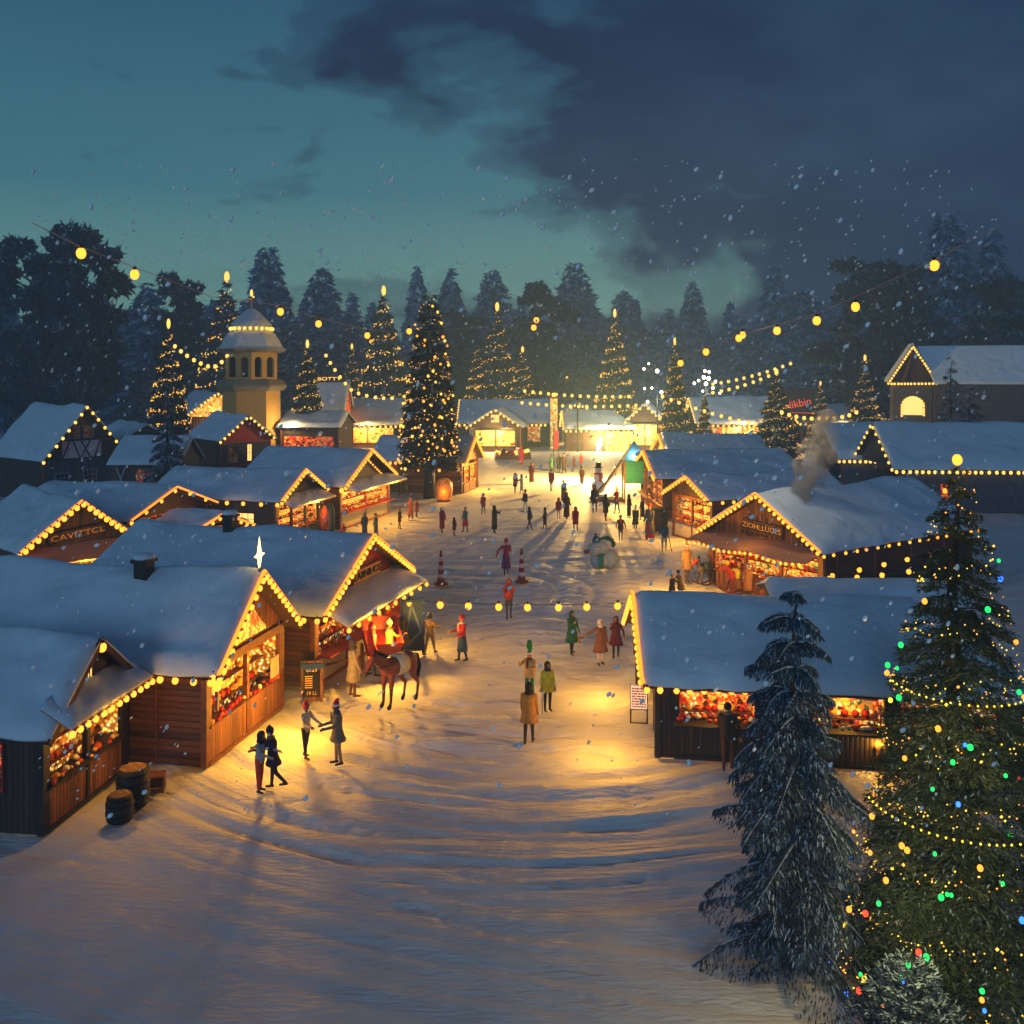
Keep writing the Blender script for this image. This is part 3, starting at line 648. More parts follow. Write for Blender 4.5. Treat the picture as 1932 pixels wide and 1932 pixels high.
lamp(r, (-1.6, -.9, 1.35), 100, WARM); lamp(r, (3.1, -1.1, 1.35), 90, WARM); lamp(r, (d['hw']-.15, 2.0, 1.75), 22, WARM); lamp(r, (d['hw']-.15, 5.5, 1.75), 22, WARM); lamp(r, (d['hw']-.15, 8.2, 1.75), 16, WARM)
# low roof behind
r, d = hut('storage_shed', 'low flat snow-covered shed roof just behind the long right-hand stall', 'shed', (9.6, 37.2), (9.4, 34.2), 2.35, 2.75, 7, 'market huts on the right side', seed=31, fb=0, wall='vertd', gable='vertd')
# ---- gabled stall with carved name board
r, d = hut('market_stall', 'wide wooden stall with carved name board, wavy tan awning and toy horses in front', 'stall', (9.4, 48.1), (13.6, 41.9), 2.65, 4.85, 12.6, 'market huts on the right side', seed=37, fb=.3, fr=.085, gable='vert', side_b=.75, side_fb=.07, wall='logd')
front_unit(r, TG(d), 2*d['xw']-.3, 2.3, 'g_mix', 'beam', 'vert', 3, .8, .2)
awning(r, TG(d), d['w']-.1, 2.75, 2.3, 1.5, snow=False, bulbs=.33, r=.07, wave=.07)
board_text(r, TG(d), 'ZIOHLLUCES', 2.5, .5, 3.25, -.07, 'beamd', 'signtext', R(3), 'beam')
g = MB()
for i in range(9): g.box((-1.3+i*.3, -.03, 2.85), (-1.2+i*.3, -.015, 3.0+.9*(1-abs(i-4)/5)))
g.build('gable_slats', M['beamd'], r, T=TG(d)); lamp(r, (0, -.9, 3.3), 14, WARM)
lamp(r, (-3.2, -2.0, 1.7), 170, WARM); lamp(r, (1.8, -1.5, 1.6), 170, WARM)
string(r, [(d['hw']+.1, .6, 1.75), (d['hw']+.1, 11, 1.95)], 1.9, .11, jit=.05)
for i in range(4):
    g = MB(); g.box((-.03, -.03, 0), (.03, .03, 2.4)); g.build('batten', M['beam'], r, T=Matrix.Translation((d['xw']+.02, 1.5+i*2.8, 0)))
# ---- small glowing stall
r, d = hut('market_stall', 'narrow stall with lattice of gold lights and steep left gable, between two long roofs', 'stall', (9.95, 62.4), (11.9, 57.8), 2.8, 4.0, 11, 'market huts on the right side', seed=41, fb=.36, fr=.1, gable='vertd', side_b=.8)
front_unit(r, TG(d), 2*d['xw']-.2, 2.6, 'g_yellow', 'beam', 'cream', 2, 1.0, .2)
lamp(r, (0, -.9, 2.2), 190, WARM)
r, d = hut('market_stall', 'stall with mauve snow roof, bright left edge and wares piled beneath it', 'stall', (10.2, 80.0), (10.3, 68.5), 2.95, 4.45, 11, 'market huts on the right side', seed=43, fb=.4, fr=.13, gable='vert', of=.6)
front_unit(r, TG(d), 2*d['xw']-.3, 2.7, 'g_mix', 'beam', 'vert', 4, .7, .4)
lamp(r, (4.3, -1.2, 2.3), 260, WARM); lamp(r, (-2, -1.2, 2.3), 200, WARM)
r, d = hut('market_stall', 'far right stall seen as a slate-blue roof with lit left edge', 'stall', (14.1, 96.0), (14.0, 86.0), 2.95, 4.6, 9.5, 'market huts on the right side', seed=47, fb=.5, fr=.15, gable='vert')
front_unit(r, TG(d), 2*d['xw']-.3, 2.7, 'g_far', 'beam', 'vert', 3, .8, .2, shelves=False)
lamp(r, (0, -1.2, 2.3), 200, WARM)
# ------------------------------------------------------------------ far row
def far_house(name, label, cat, eL, eR, ze, zp, depth, gable_front, goods='g_far', wall='logd', seed=50, bays=2, fb=.7, power=300, group='far row of huts', wide=.8, awn=False, **kw):
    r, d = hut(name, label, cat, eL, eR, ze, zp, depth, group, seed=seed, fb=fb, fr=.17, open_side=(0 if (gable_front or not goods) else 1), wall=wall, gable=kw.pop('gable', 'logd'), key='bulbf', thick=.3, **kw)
    if goods:
        if gable_front: front_unit(r, TG(d), (2*d['xw'])*wide, ze-.4, goods, 'beamd', 'vertd', bays, .7, .2, shelves=False)
        else: front_unit(r, TS(d, .5), (d['y1']-d['y0'])*wide, ze-.4, goods, 'beamd', 'vertd', bays, .7, .2, shelves=False)
    if power: lamp(r, (0, -1.6, 2.6) if gable_front else (d['hw']+1.2, d['depth']/2, 2.6), power*1.9, (1, .58, .18), .3)
    if not gable_front: string(r, [(d['hw']+.1, .2, ze-.05), (d['hw']+.1, depth-.2, ze-.05)], .7, .17, 'bulbf')
    return r, d
far_house('market_hall', 'long far hall with golden light wall, left of the tallest dark fir', 'hall', (-25.2, 145), (-25.2, 132), 3.2, 6.6, 10.0, False, seed=51, bays=2)
far_house('market_hall', 'short far hall partly hidden behind the tallest lit tree', 'hall', (-15, 144), (-15, 132), 3.2, 6.6, 5.5, False, seed=52, bays=2)
far_house('market_hall', 'far hall with broad grey roof right of the tallest lit tree', 'hall', (-7.6, 146), (-7.6, 134), 3.3, 6.4, 13.2, False, seed=53, bays=4, goods='g_farr')
r, d = far_house('gabled_shop', 'far shop with lit peaked gable and small bright attic window before the broad grey hall', 'shop', (-6.0, 126.5), (1.4, 125.5), 3.2, 5.6, 8, True, seed=54, bays=2, power=500)
window(r, TG(d), 0, 3.9, 1.1, 1.0, -.04, 'winlit')
far_house('gabled_shop', 'tiny far gable glowing orange under a flat roof, centre of the far row', 'shop', (7.2, 142), (12.4, 142), 4.3, 5.9, 7, True, goods=None, seed=55, power=250)
r, d = far_house('market_hall', 'far pavilion with sagging snow roof over a gate and lattice wall', 'hall', (7.0, 137), (7.0, 127), 2.9, 5.2, 9.6, False, seed=56, goods=None, power=700, hip=3)
g = MB()
for i in range(34): g.box((-4.6+i*.145, -.03, 0), (-4.6+i*.145+.05, .03, 2.5))
g.box((-4.7, -.06, 1.25), (.4, -.035, 1.4)); g.box((-4.7, -.06, 0), (-4.55, .05, 2.6)); g.box((-2.2, -.06, 0), (-2.05, -.04, 2.6))
g.build('slatted_gate', M['beam'], r, T=TS(d, .5))
g = MB(); g.box((.6, -.02, 0), (4.6, .02, 2.6)); g.build('lattice_wall', M['g_far'], r, T=TS(d, .5))
r, d = far_house('gabled_shop', 'far gabled shop outlined in yellow bulbs, right end of the far row', 'shop', (15.2, 128), (20.2, 127), 3.9, 6.2, 8, True, seed=57, bays=2, power=400)
far_house('market_hall', 'far pale-roofed hall with red and gold wares, right of the far row', 'hall', (26.0, 146), (26.0, 134), 3.2, 6.8, 13, False, seed=58, bays=4, goods='g_farr', power=400)
far_house('market_hall', 'dim far hall beneath the red neon sign', 'hall', (41.5, 150), (41.5, 138), 3.2, 5.5, 12, False, seed=59, bays=3, goods='g_farr', power=150)
# rooftop neon sign
t = thing('neon_sign', 'dark rooftop board with slanted red neon script', 'sign', PY(1505, 790, 134), 0)
b = MB(); b.box((-2.4, 0, 0), (2.6, .3, 4.3)); 
for z in (3.5, 3.8, 4.1): b.box((-2.2, -.06, z), (2.4, -.003, z+.05))
b.build('board', M['beamd'], t)
for s in (-1.8, 2): b = MB(); b.box((s, .35, -2.5), (s+.2, .6, 3.6)); b.build('support', M['iron'], t)
me = text_mesh('Slikbin', 1.5, .03, M['neon']); me.transform(Matrix.Translation((0, -.06, 2.1)) @ Matrix.Rotation(R(-12), 4, 'Y') @ Matrix.Rotation(R(90), 4, 'X')); inst(me, 'lettering', t)
b = MB(); b.bar((-2.2, -.06, .95), (2.4, -.06, .75), .05, .07); b.build('neon_underline', M['neon'], t)

# ------------------------------------------------------------------ left houses
def P2(vx, vy, z): p = PZ(vx, vy, z); return (p.x, p.y)
eL, eR = P2(92, 885, 3.5), P2(232, 862, 3.5)
r, d = hut('half_timbered_house', 'tall dark half-timbered house with braced white panel, gable to the camera', 'house', (-37.6, 76.5), (-33.2, 82.5), 3.4, 7.75, 9, 'old houses on the left', seed=61, fb=.8, fr=.13, wall='vertd', gable='vertd', key='bulbf', thick=.25)
T = TG(d)
b = MB(); b.box((-d['xw'], -.02, 0), (d['xw'], .06, 3.35)); b.build('front_wall', M['vertg'], r, T=T)
b = MB(); b.box((-1.9, -.06, 3.5), (1.5, -.03, 4.9)); p = b.build('plaster_panel', M['plaster'], r, T=T)
b = MB()
for a, c in (((-1.9, 3.5), (-1.3, 4.9)), ((-1.0, 4.9), (-.4, 3.5)), ((-.3, 3.5), (.5, 4.9)), ((-.3, 4.9), (.5, 3.5)), ((.9, 3.5), (1.4, 4.9)), ((-2, 3.45), (1.7, 3.45)), ((-1.8, 4.95), (1.6, 4.95))):
    b.bar((a[0], -.08, a[1]), (c[0], -.08, c[1]), .05, .1)
b.build('brace', M['beamd'], r, T=T)
window(r, T, -.85, 5.15, .9, .95, -.06, None, 'framel'); window(r, T, .35, 5.15, .8, .95, -.06, None, 'framel')
window(r, T, -1.9, .7, 1.0, 1.6, -.06, None, 'framel', (2, 3)); window(r, T, .5, .8, 1.1, 1.6, -.06, None, 'framel', (2, 3))
r, d = hut('old_house', 'plain snow-roofed house between the half-timbered house and the snowy fir', 'house', P2(205, 845, 3.4), P2(345, 838, 3.4), 3.4, 5.4, 8, 'old houses on the left', seed=62, fb=0, wall='logd', gable='logd', thick=.3)
r, d = hut('small_hut', 'small dark hut with red glowing window under the snowy fir', 'hut', (-31.2, 79.5), (-31.2, 73.5), 3.45, 5.3, 5.6, 'old houses on the left', seed=63, fb=0, wall='vertd', gable='vertd', thick=.25)
T = TS(d, .5); window(r, T, .35, 1.9, 2.3, 1.25, -.05, 'g_dim', 'beamd', (5, 3))
for p_, q_ in (((-2.3, -.06, 1.5), (-1.6, -.06, 3.3)), ((-1.6, -.12, 1.5), (-2.3, -.12, 3.3)), ((1.9, -.06, 1.5), (2.3, -.06, 3.3))): b = MB(); b.bar(p_, q_, .05, .1); b.build('brace', M['framel'], r, T=T)
r, d = hut('wooden_house', 'dark red and blue boarded house with shuttered side, in front of the church tower', 'house', (-26.0, 85.0), (-21.9, 88.5), 4.4, 6.6, 7.5, 'old houses on the left', seed=64, fb=.5, fr=.12, wall='logd', gable='red', thick=.25, key='bulbf', trim='red')
b = MB(); b.box((-d['xw'], -.02, 0), (d['xw'], .06, 4.4)); b.build('front_wall', M['vertb'], r, T=TG(d))
b = MB(); b.box((-d['xw'], -.1, 2.0), (d['xw'], -.03, 2.2)); b.box((-d['xw'], -.1, 4.2), (d['xw'], -.03, 4.38)); b.build('cornice', M['red'], r, T=TG(d))
window(r, TG(d), .3, 2.5, .4, 1.5, -.04, 'winlit'); window(r, TG(d), -1.3, 2.4, .9, 1.5, -.04)
TT = Matrix.Translation((-d['xw'], d['y0']+3, 0)) @ Matrix.Rotation(R(-90), 4, 'Z')
b = MB(); b.box((-2, -.08, 1.9), (2, -.02, 4)); b.build('shutter', M['log'], r, T=TT)
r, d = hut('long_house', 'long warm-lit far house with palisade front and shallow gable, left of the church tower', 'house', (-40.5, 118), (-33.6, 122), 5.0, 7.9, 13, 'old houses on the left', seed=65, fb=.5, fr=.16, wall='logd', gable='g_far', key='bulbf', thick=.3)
b = MB()
for i in range(18): b.box((-3.2+i*.36, -.06, 0), (-3.0+i*.36, .02, 4.9))
b.build('palisade', M['beam'], r, T=TG(d)); window(r, TG(d), 0, 4.0, 2.4, .8, -.08, 'winlit'); lamp(r, (0, -1.2, 4.6), 250, (1, .6, .25), .3)
string(r, [(-d['hw'], 1, 4.95), (-d['hw'], 12, 4.95)], .8, .16, 'bulbf')
r, d = hut('old_house', 'low house with curved snow roof just right of the church tower', 'house', (-25.5, 113), (-25.5, 103), 4.6, 6.0, 7, 'old houses on the left', seed=66, fb=0, wall='logd', gable='logd', thick=.4)
b = MB(); b.box((-2.8, -.05, 2.4), (2.6, 0, 3.6)); b.build('lit_shopfront', M['g_dim'], r, T=TS(d, .5)); lamp(r, (d['hw']+.5, 1.5, 5), 260, (1, .62, .25))
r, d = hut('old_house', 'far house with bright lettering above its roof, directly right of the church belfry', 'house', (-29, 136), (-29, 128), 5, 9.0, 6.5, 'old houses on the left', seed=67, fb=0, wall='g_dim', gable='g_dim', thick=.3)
board_text(r, Matrix.Translation((0, 3.2, 9.6)) @ Matrix.Rotation(R(90), 4, 'Z'), 'EEBOTTY', 5.5, .9, 0, -.1, 'beamd', 'bulbf')

# ---- church tower
def tower():
    c = PZ(475, 885, 0); r = thing('church_tower', 'ochre church tower with arched belfry openings and two-tier snowy dome', 'tower', (c.x, 104, 0), R(45))
    n = 6; rot = R(30)
    def hexp(b, prof, m=0): b.lathe(prof, n, (0, 0, 0), m, rot)
    b = MB(); hexp(b, [(3.15, 0), (3.05, 8.3), (3.05, 8.55)]); b.build('shaft', M['towerwall'], r)
    b = MB(); hexp(b, [(3.1, 8.553), (3.45, 8.6), (3.75, 9.0), (3.75, 9.2), (3.3, 9.75), (3.2, 9.8)]); b.build('cornice', M['towertrim'], r)
    # belfry: six faces with two arched holes each
    b = MB(); rr = 3.1; z0, z1 = 9.803, 12.7
    side = rr; ap = rr*math.cos(math.pi/6)
    for k in range(6):
        T = Matrix.Rotation(R(60*k), 4, 'Z') @ Matrix.Translation((0, -ap, 0))
        xs = [-side/2, -1.15, -.3, .3, 1.15, side/2]
        def q(x0, x1, za, zb):
            vs = [T @ Vector(p) for p in ((x0, 0, za), (x1, 0, za), (x1, 0, zb), (x0, 0, zb), (x0, .35, za), (x1, .35, za), (x1, .35, zb), (x0, .35, zb))]
            b.add(vs, [(0, 1, 2, 3), (7, 6, 5, 4), (0, 4, 5, 1), (1, 5, 6, 2), (2, 6, 7, 3), (3, 7, 4, 0)])
        q(xs[0], xs[1], z0, z1); q(xs[2], xs[3], z0, z1); q(xs[4], xs[5], z0, z1)
        for xa, xb in ((xs[1], xs[2]), (xs[3], xs[4])):
            q(xa, xb, z0, z0+.25); cx = (xa+xb)/2; R0 = (xb-xa)/2; zc = z0+2.0; poly = []
            for i in range(9): a = math.pi*i/8; poly.append((cx-R0*math.cos(a), zc+R0*math.sin(a)))
            for i in range(8):
                (xA, zA), (xB, zB) = poly[i], poly[i+1]
                vs = [T @ Vector(p) for p in ((xA, 0, zA), (xB, 0, zB), (xB, 0, z1), (xA, 0, z1), (xA, .35, zA), (xB, .35, zB), (xB, .35, z1), (xA, .35, z1))]
                b.add(vs, [(0, 1, 2, 3), (7, 6, 5, 4), (0, 4, 5, 1)])
    b.build('belfry', M['towerwall'], r)
    b = MB(); hexp(b, [(2.3, 9.81), (2.3, 12.6)]); b.build('belfry_core', M['dark'], r)
    b = MB(); hexp(b, [(3.15, 12.703), (3.55, 12.95), (3.7, 13.1)]); b.build('eaves', M['towertrim'], r)
    b = MB(); hexp(b, [(3.72, 13.103), (3.3, 13.35), (2.95, 14.1), (2.5, 14.8), (1.9, 15.25), (1.8, 15.3)]); b.build('lower_dome', M['towerroof'], r)
    b = MB(); b.lathe([(1.9, 15.303), (2.15, 15.4), (2.2, 15.75), (1.7, 16.3), (1.1, 16.9), (.5, 17.4), (.1, 17.6)], 16); b.build('upper_dome', M['towerroof'], r, True)
    b = MB(); b.tube((0, 0, 17.5), (0, 0, 19.0), .05); b.bar((-.5, 0, 18.5), (0, 0, 18.5), .04, .12); b.build('weather_vane', M['signtext'], r)
    b = MB(); b.ell((0, 0, 19.2), (.16, .16, .4), 8, 6); b.ell((.25, 0, 18.8), .12, 6, 5); b.build('finial_light', M['bulbf'], r)
    pts = [(2.25*math.cos(t), 2.25*math.sin(t), 15.45) for t in np.linspace(0, 2*math.pi, 25)]
    string(r, pts, .62, .19, 'bulbf', jit=.02)
    for k, h in ((0, 1.9), (5, 1.9)):
        T = Matrix.Rotation(R(60*k), 4, 'Z') @ Matrix.Translation((0, -3.08*math.cos(math.pi/6), 0))
        b = MB(); b.box((-.2, -.04, 4.7), (.2, .1, 6.6)); b.build('slit_window', M['dark'], r, T=T)
tower()

# ---- right houses
r, d = hut('stone_house', 'stone house with big blue-snow roof and red-lit window at the right edge', 'house', (29.6, 82.5), (29.0, 72.5), 3.2, 6.4, 16, 'old houses on the right', seed=71, fb=.9, fr=.12, wall='stone', gable='stone', key='bulbf', thick=.3)
b = MB(); b.box((d['xw']+.002, d['y0'], 0), (d['xw']+.08, d['y1'], 3.0)); b.build('front_wall', M['stone'], r)
window(r, TS(d, .22), 0, .6, .55, 1.5, -.13, 'neon', 'beamd'); string(r, [(d['hw']+.06, .2, 3.15), (d['hw']+.06, 12, 3.15)], .5, .13, 'bulbf')
r, d = hut('round_roofed_barn', 'stone barn with rounded snow roof behind the smoke', 'barn', (29.0, 92.5), (27.9, 82.0), 3.1, 5.6, 9.5, 'old houses on the right', seed=72, fb=0, wall='stone', gable='stone', thick=.55)
b = MB(); b.box((d['xw']+.002, d['y0'], 0), (d['xw']+.08, d['y1'], 3.0)); b.build('front_wall', M['stone'], r)
string(r, [(d['hw']+.06, .2, 3.05), (d['hw']+.06, 9, 3.05)], .45, .13, 'bulbf')
def chapel():
    c = PY(1722, 800, 100); r = thing('chapel', 'chapel with steep bulb-outlined gable above a glowing arched window', 'chapel', (c.x, 100, 0), R(-18))
    b = MB(); b.box((-1.9, 0, 0), (1.9, 5, 9.6)); b.build('wall', M['stone'], r)
    b = MB(); b.prism([(-2.1, 9.602), (2.1, 9.602), (0, 13.1)], .25, 5.2); b.build('gable_wall', M['vertd'], r)
    b = MB()
    for s in (-1, 1): b.bar((0, -.35, 13.35), (s*2.4, -.35, 9.5), .12, .25)
    b.bar((-2.4, -.35, 9.5), (2.4, -.35, 9.5), .12, .2); b.bar((-.9, 0, 9.7), (0, 0, 12.7), .1, .25); b.build('gable_trim', M['beam'], r)
    b = MB()
    v = [(0, -.3, 13.4), (2.45, -.3, 9.55), (2.45, 5.4, 9.55), (0, 5.4, 13.4)]
    for s in (-1, 1):
        vv = [(x*s, y, z) for x, y, z in v]; vs = vv+[(x, y, z+.25) for x, y, z in vv]; b.add(vs, [(0, 1, 2, 3), (7, 6, 5, 4), (0, 4, 5, 1), (1, 5, 6, 2), (2, 6, 7, 3), (3, 7, 4, 0)])
    b.build('roof', M['snow'], r)
    b = MB()
    vs = [(.6, 1.5, 13.35), (12, 1.5, 13.35), (12, -1.2, 9.6), (2.0, -1.2, 9.6)]; vs = vs+[(x, y, z-.25) for x, y, z in vs]
    b.add(vs, [(0, 1, 2, 3), (7, 6, 5, 4), (0, 4, 5, 1), (1, 5, 6, 2), (2, 6, 7, 3), (3, 7, 4, 0)]); b.build('nave_roof', M['snow'], r)
    b = MB(); b.box((2.0, -.9, 0), (12, 3, 9.3)); b.build('nave_wall', M['stone'], r)
    string(r, [(-2.4, -.45, 9.5), (0, -.45, 13.35), (2.4, -.45, 9.5), (-2.4, -.45, 9.45)], .33, .12, 'bulbf')
    b = MB(); pts = [(-.95, 6.1)]+[(-.95*math.cos(math.pi*i/10), 7.1+.95*math.sin(math.pi*i/10)) for i in range(11)]+[(.95, 6.1)]; b.prism(pts, -.06, -.01); b.build('arched_window', M['winlit'], r)
    string(r, [(p[0]*1.12, -.1, p[1]*1.0+.02) for p in pts], .3, .12, 'bulbf')
    b = MB(); b.box((-2.3, -1.3, 4.9), (1.5, -.01, 5.1)); b.build('canopy', M['snow'], r); b = MB(); b.box((-1.8, -1.0, 3.0), (1.3, -.02, 4.88)); b.build('lit_porch', M['winlit'], r)
    string(r, [(-2.3, -1.35, 4.9), (1.5, -1.35, 4.9)], .35, .11, 'bulbf')
chapel()

# ------------------------------------------------------------------ trees
def quads_mesh(name, cen, ax, sd, mats, midx, trunk=None):
    n = len(cen); v = np.empty((n, 4, 3)); v[:, 0] = cen-sd*.5; v[:, 1] = cen+ax*.6-sd*.32; v[:, 2] = cen+ax; v[:, 3] = cen+sd*.5+ax*.25
    me = bpy.data.meshes.new(name); me.vertices.add(n*4); me.vertices.foreach_set('co', v.astype(np.float32).ravel())
    me.loops.add(n*4); me.loops.foreach_set('vertex_index', np.arange(n*4, dtype=np.int32)); me.polygons.add(n)
    me.polygons.foreach_set('loop_start', np.arange(n, dtype=np.int32)*4)
    for m in mats: me.materials.append(m)
    me.update(); me.polygons.foreach_set('material_index', np.asarray(midx, np.int32)); me.validate(); return me
def unit(v): return v/np.maximum(np.linalg.norm(v, axis=1, keepdims=True), 1e-6)
def fir_mesh(H, Rr, nleaf, leaf, seed, mats, z0=.08, droop=.35, power=1.0, whorls=14, nb=9, snow=.3, width=.3, rough=.25, bare=0.0):
    g = np.random.default_rng(seed)
    # pick branches
    B = []
    for w in range(whorls):
        f = (w+.5)/whorls; fz = z0+(1-z0)*(f**.92)
        rad = Rr*((1-f)**power)*.98+.04*Rr
        k = max(4, int(nb*(1-.55*f)))
        for i in range(k):
            a = 2*math.pi*(i+g.random()*.7)/k+w*.7; B.append((fz*H+g.normal()*.012*H, a, rad*(1-rough*g.random()), f))
    Bz = np.array([b[0] for b in B]); Ba = np.array([b[1] for b in B]); Bl = np.array([b[2] for b in B])
    p = Bl**1.35; p /= p.sum(); ix = g.choice(len(B), nleaf, p=p)
    t = g.random(nleaf)**.62; L = Bl[ix]; a = Ba[ix]
    spread = (.10+.30*t*(1-t*.35))*g.normal(size=nleaf)*.55
    aa = a+spread; rr = t*L
    zz = Bz[ix]+.10*L*t*0-droop*L*t**1.5+g.normal(size=nleaf)*.028*L+(.09*L*t)*0
    under = g.random(nleaf); zz = zz-under*leaf*.7
    cen = np.stack([rr*np.cos(aa), rr*np.sin(aa), zz], 1)
    out = np.stack([np.cos(aa+np.sign(spread)*.6), np.sin(aa+np.sign(spread)*.6), -droop*1.3*np.ones(nleaf)], 1)+g.normal(size=(nleaf, 3))*.35
    ax = unit(out)*(leaf*(.6+.8*g.random((nleaf, 1)))); sdv = unit(np.cross(ax, g.normal(size=(nleaf, 3))))*leaf*width*(.7+.6*g.random((nleaf, 1)))
    top = under < snow
    # snowy leaves lie flat
    flat = unit(np.cross(ax, np.tile(np.array([[0, 0, 1.0]]), (nleaf, 1))))*leaf*width*1.3
    sdv[top] = flat[top]; cen[top, 2] += leaf*.25
    mi = np.where(top & (g.random(nleaf) < .85), 1, 0)
    return quads_mesh('crown', cen, ax, sdv, mats, mi)
def pine_mesh(H, Rr, nleaf, leaf, seed, mats, blobs=26, z0=.2, snow=.12, flat=.42, lean=0.0):
    g = np.random.default_rng(seed); cs = []
    for i in range(blobs):
        f = (i+.5)/blobs; z = H*(z0+(1-z0)*f*.97); env = Rr*(math.sin(math.pi*min(1, (1-f)*.86+.12))**.75)
        a = g.random()*6.283; r = env*(.35+.65*g.random()); s = Rr*(.20+.24*g.random())*(1-.35*f)
        cs.append((r*math.cos(a), r*math.sin(a)*.8, z, s))
    cs = np.array(cs); w = cs[:, 3]**2; ix = g.choice(blobs, nleaf, p=w/w.sum())
    dv = unit(g.normal(size=(nleaf, 3))); rad = cs[ix, 3:4]*(g.random((nleaf, 1))**.28)
    sc = np.array([[1.25, 1.25, flat]]); cen = cs[ix, :3]+dv*rad*sc
    cen[:, 2] += .10*cs[ix, 3]*np.sin(cen[:, 0]*3/leaf*.2)
    ax = unit(dv*sc+g.normal(size=(nleaf, 3))*.5)*leaf*(.5+.8*g.random((nleaf, 1))); sdv = unit(np.cross(ax, g.normal(size=(nleaf, 3))))*leaf*.55
    mi = ((dv[:, 2] > .45) & (g.random(nleaf) < snow*4)).astype(int)
    me = quads_mesh('crown', cen, ax, sdv, mats, mi)
    return me, cs
def trunk_mesh(H, r, mat, cs=None, seed=0):
    b = MB(); n = 5; p = [Vector((math.sin(i*1.3+seed)*.01*H*(i/n), math.cos(i*1.7)*.01*H*(i/n), H*i/n*.96)) for i in range(n+1)]
    for i in range(n): b.tube(p[i], p[i+1], r*(1-i/n)+.02, r*(1-(i+1)/n)+.015, 8)
    if cs is not None:
        for c in cs[::2]: b.tube((0, 0, c[2]*.9), (c[0]*.9, c[1]*.9, c[2]), r*.28, r*.08, 5)
    return b.mesh('trunk', mat, True)
def lights_mesh(H, Rr, n, r, seed, mats, z0=.1, power=1.0, spiral=True, out=1.03):
    g = random.Random(seed); b = MB()
    for i in range(n):
        f = 1-math.sqrt(g.random()) if not spiral else (i/n)
        if spiral: f = 1-math.sqrt(1-f*.999); a = f*60+g.gauss(0, .06); 
        else: a = g.random()*6.283
        rad = (Rr*((1-f)**power)*.97+.03*Rr)*out*g.uniform(.86, 1.0)
        z = H*(z0+(1-z0)*f**.95)-.25*rad*.8+g.gauss(0, .01*H)
        s = r*g.uniform(.6, 1.25)*(1.6 if g.random() < .08 else 1); x, y = rad*math.cos(a), rad*math.sin(a)
        b.add([(x+s, y, z), (x-s, y, z), (x, y+s, z), (x, y-s, z), (x, y, z+s), (x, y, z-s)], [(0, 2, 4), (2, 1, 4), (1, 3, 4), (3, 0, 4), (2, 0, 5), (1, 2, 5), (3, 1, 5), (0, 3, 5)], g.choice(range(len(mats))))
    return b.mesh('fairy_lights', mats)
# prototypes of height 10
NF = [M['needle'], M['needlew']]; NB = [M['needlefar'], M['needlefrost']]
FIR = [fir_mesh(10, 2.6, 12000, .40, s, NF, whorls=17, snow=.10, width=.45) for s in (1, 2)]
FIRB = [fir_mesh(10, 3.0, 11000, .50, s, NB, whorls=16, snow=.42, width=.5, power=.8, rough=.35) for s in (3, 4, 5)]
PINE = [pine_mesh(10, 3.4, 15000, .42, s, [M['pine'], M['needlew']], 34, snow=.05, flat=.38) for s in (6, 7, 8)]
ROUND = [(fir_mesh(10, 3.0, 15000, .42, s, NB, whorls=20, nb=12, snow=.45, width=.5, power=.5, rough=.3, z0=.02, droop=.25), None) for s in (9, 10)]
TR = trunk_mesh(10, .22, M['bark']); TRr = [trunk_mesh(10, .26, M['barkr'], cs) for me, cs in PINE]
STAR = MB(); STAR.ell((0, 0, 0), (.16, .16, .36), 8, 6); STARM = STAR.mesh('tree_top_light', M['bulbf'])
LT = [lights_mesh(10, 2.6, n, r, s, [M['spark'], M['spark'], M['sparko']], power=1) for n, r, s in ((420, .055, 1), (640, .05, 2))]
def tree(name, label, cat, vx, vtop, Y, wpx, mesh, trunkm, group, baseR, vx_base=None, lights=None, star=False, extra=None, zbase=0):
    H = CAMH+(CY-vtop)*Y/FPX-zbase; X = (vx-CX)*Y/FPX; wr = wpx*Y/FPX/2
    s = thing(name, label, cat, (X, Y, zbase), rnd.random()*6.28, group, (wr/baseR, wr/baseR, H/10))
    inst(mesh, 'crown', s); inst(trunkm, 'trunk', s)
    if lights: l = inst(lights, 'fairy_lights', s); l['kind'] = 'stuff'
    if star: o = inst(STARM, 'tree_top_light', s, (0, 0, 10.05)); 
    return s
LITG = 'fir trees strung with tiny lights'
lit = [(318, 612, 105, 92, 'slim lit fir above the snow-laden fir, left of the church tower'), (428, 524, 160, 130, 'tall sparsely lit fir behind the church tower'),
       (580, 650, 108, 84, 'gold-lit fir standing right beside the church tower'), (664, 655, 150, 62, 'small lit fir between the tower fir and the tall lit pair'),
       (724, 550, 150, 112, 'tall lit fir just left of the tallest dark fir'), (938, 580, 155, 100, 'lit fir with bright top right of the tallest dark fir'),
       (900, 648, 160, 60, 'short lit fir leaning on the bright-topped fir'), (986, 660, 150, 74, 'faintly lit fir behind the broad grey hall'),
       (1160, 592, 148, 84, 'lone lit fir with rings of gold bulbs behind the pavilion'), (1273, 645, 118, 62, 'narrow column-like fir covered in gold bulbs'),
       (1329, 735, 118, 36, 'little slim fir beside the column-like lit fir'), (1465, 703, 104, 92, 'lit fir with glowing top beside the neon sign'),
       (1548, 724, 128, 50, 'thin lit fir right of the neon sign'), (1632, 676, 130, 66, 'ringed lit fir left of the chapel'), (1700, 690, 190, 60, 'dim lit fir behind the chapel wall')]
for i, (vx, vt, Y, w, lab) in enumerate(lit):
    tree('lit_fir_tree', lab, 'fir tree', vx, vt, Y, w*1.22, FIR[i % 2], TR, LITG, 2.6, lights=LT[(i+1) % 2 if w > 70 else 0], star=vx not in (900, 1329, 1700))
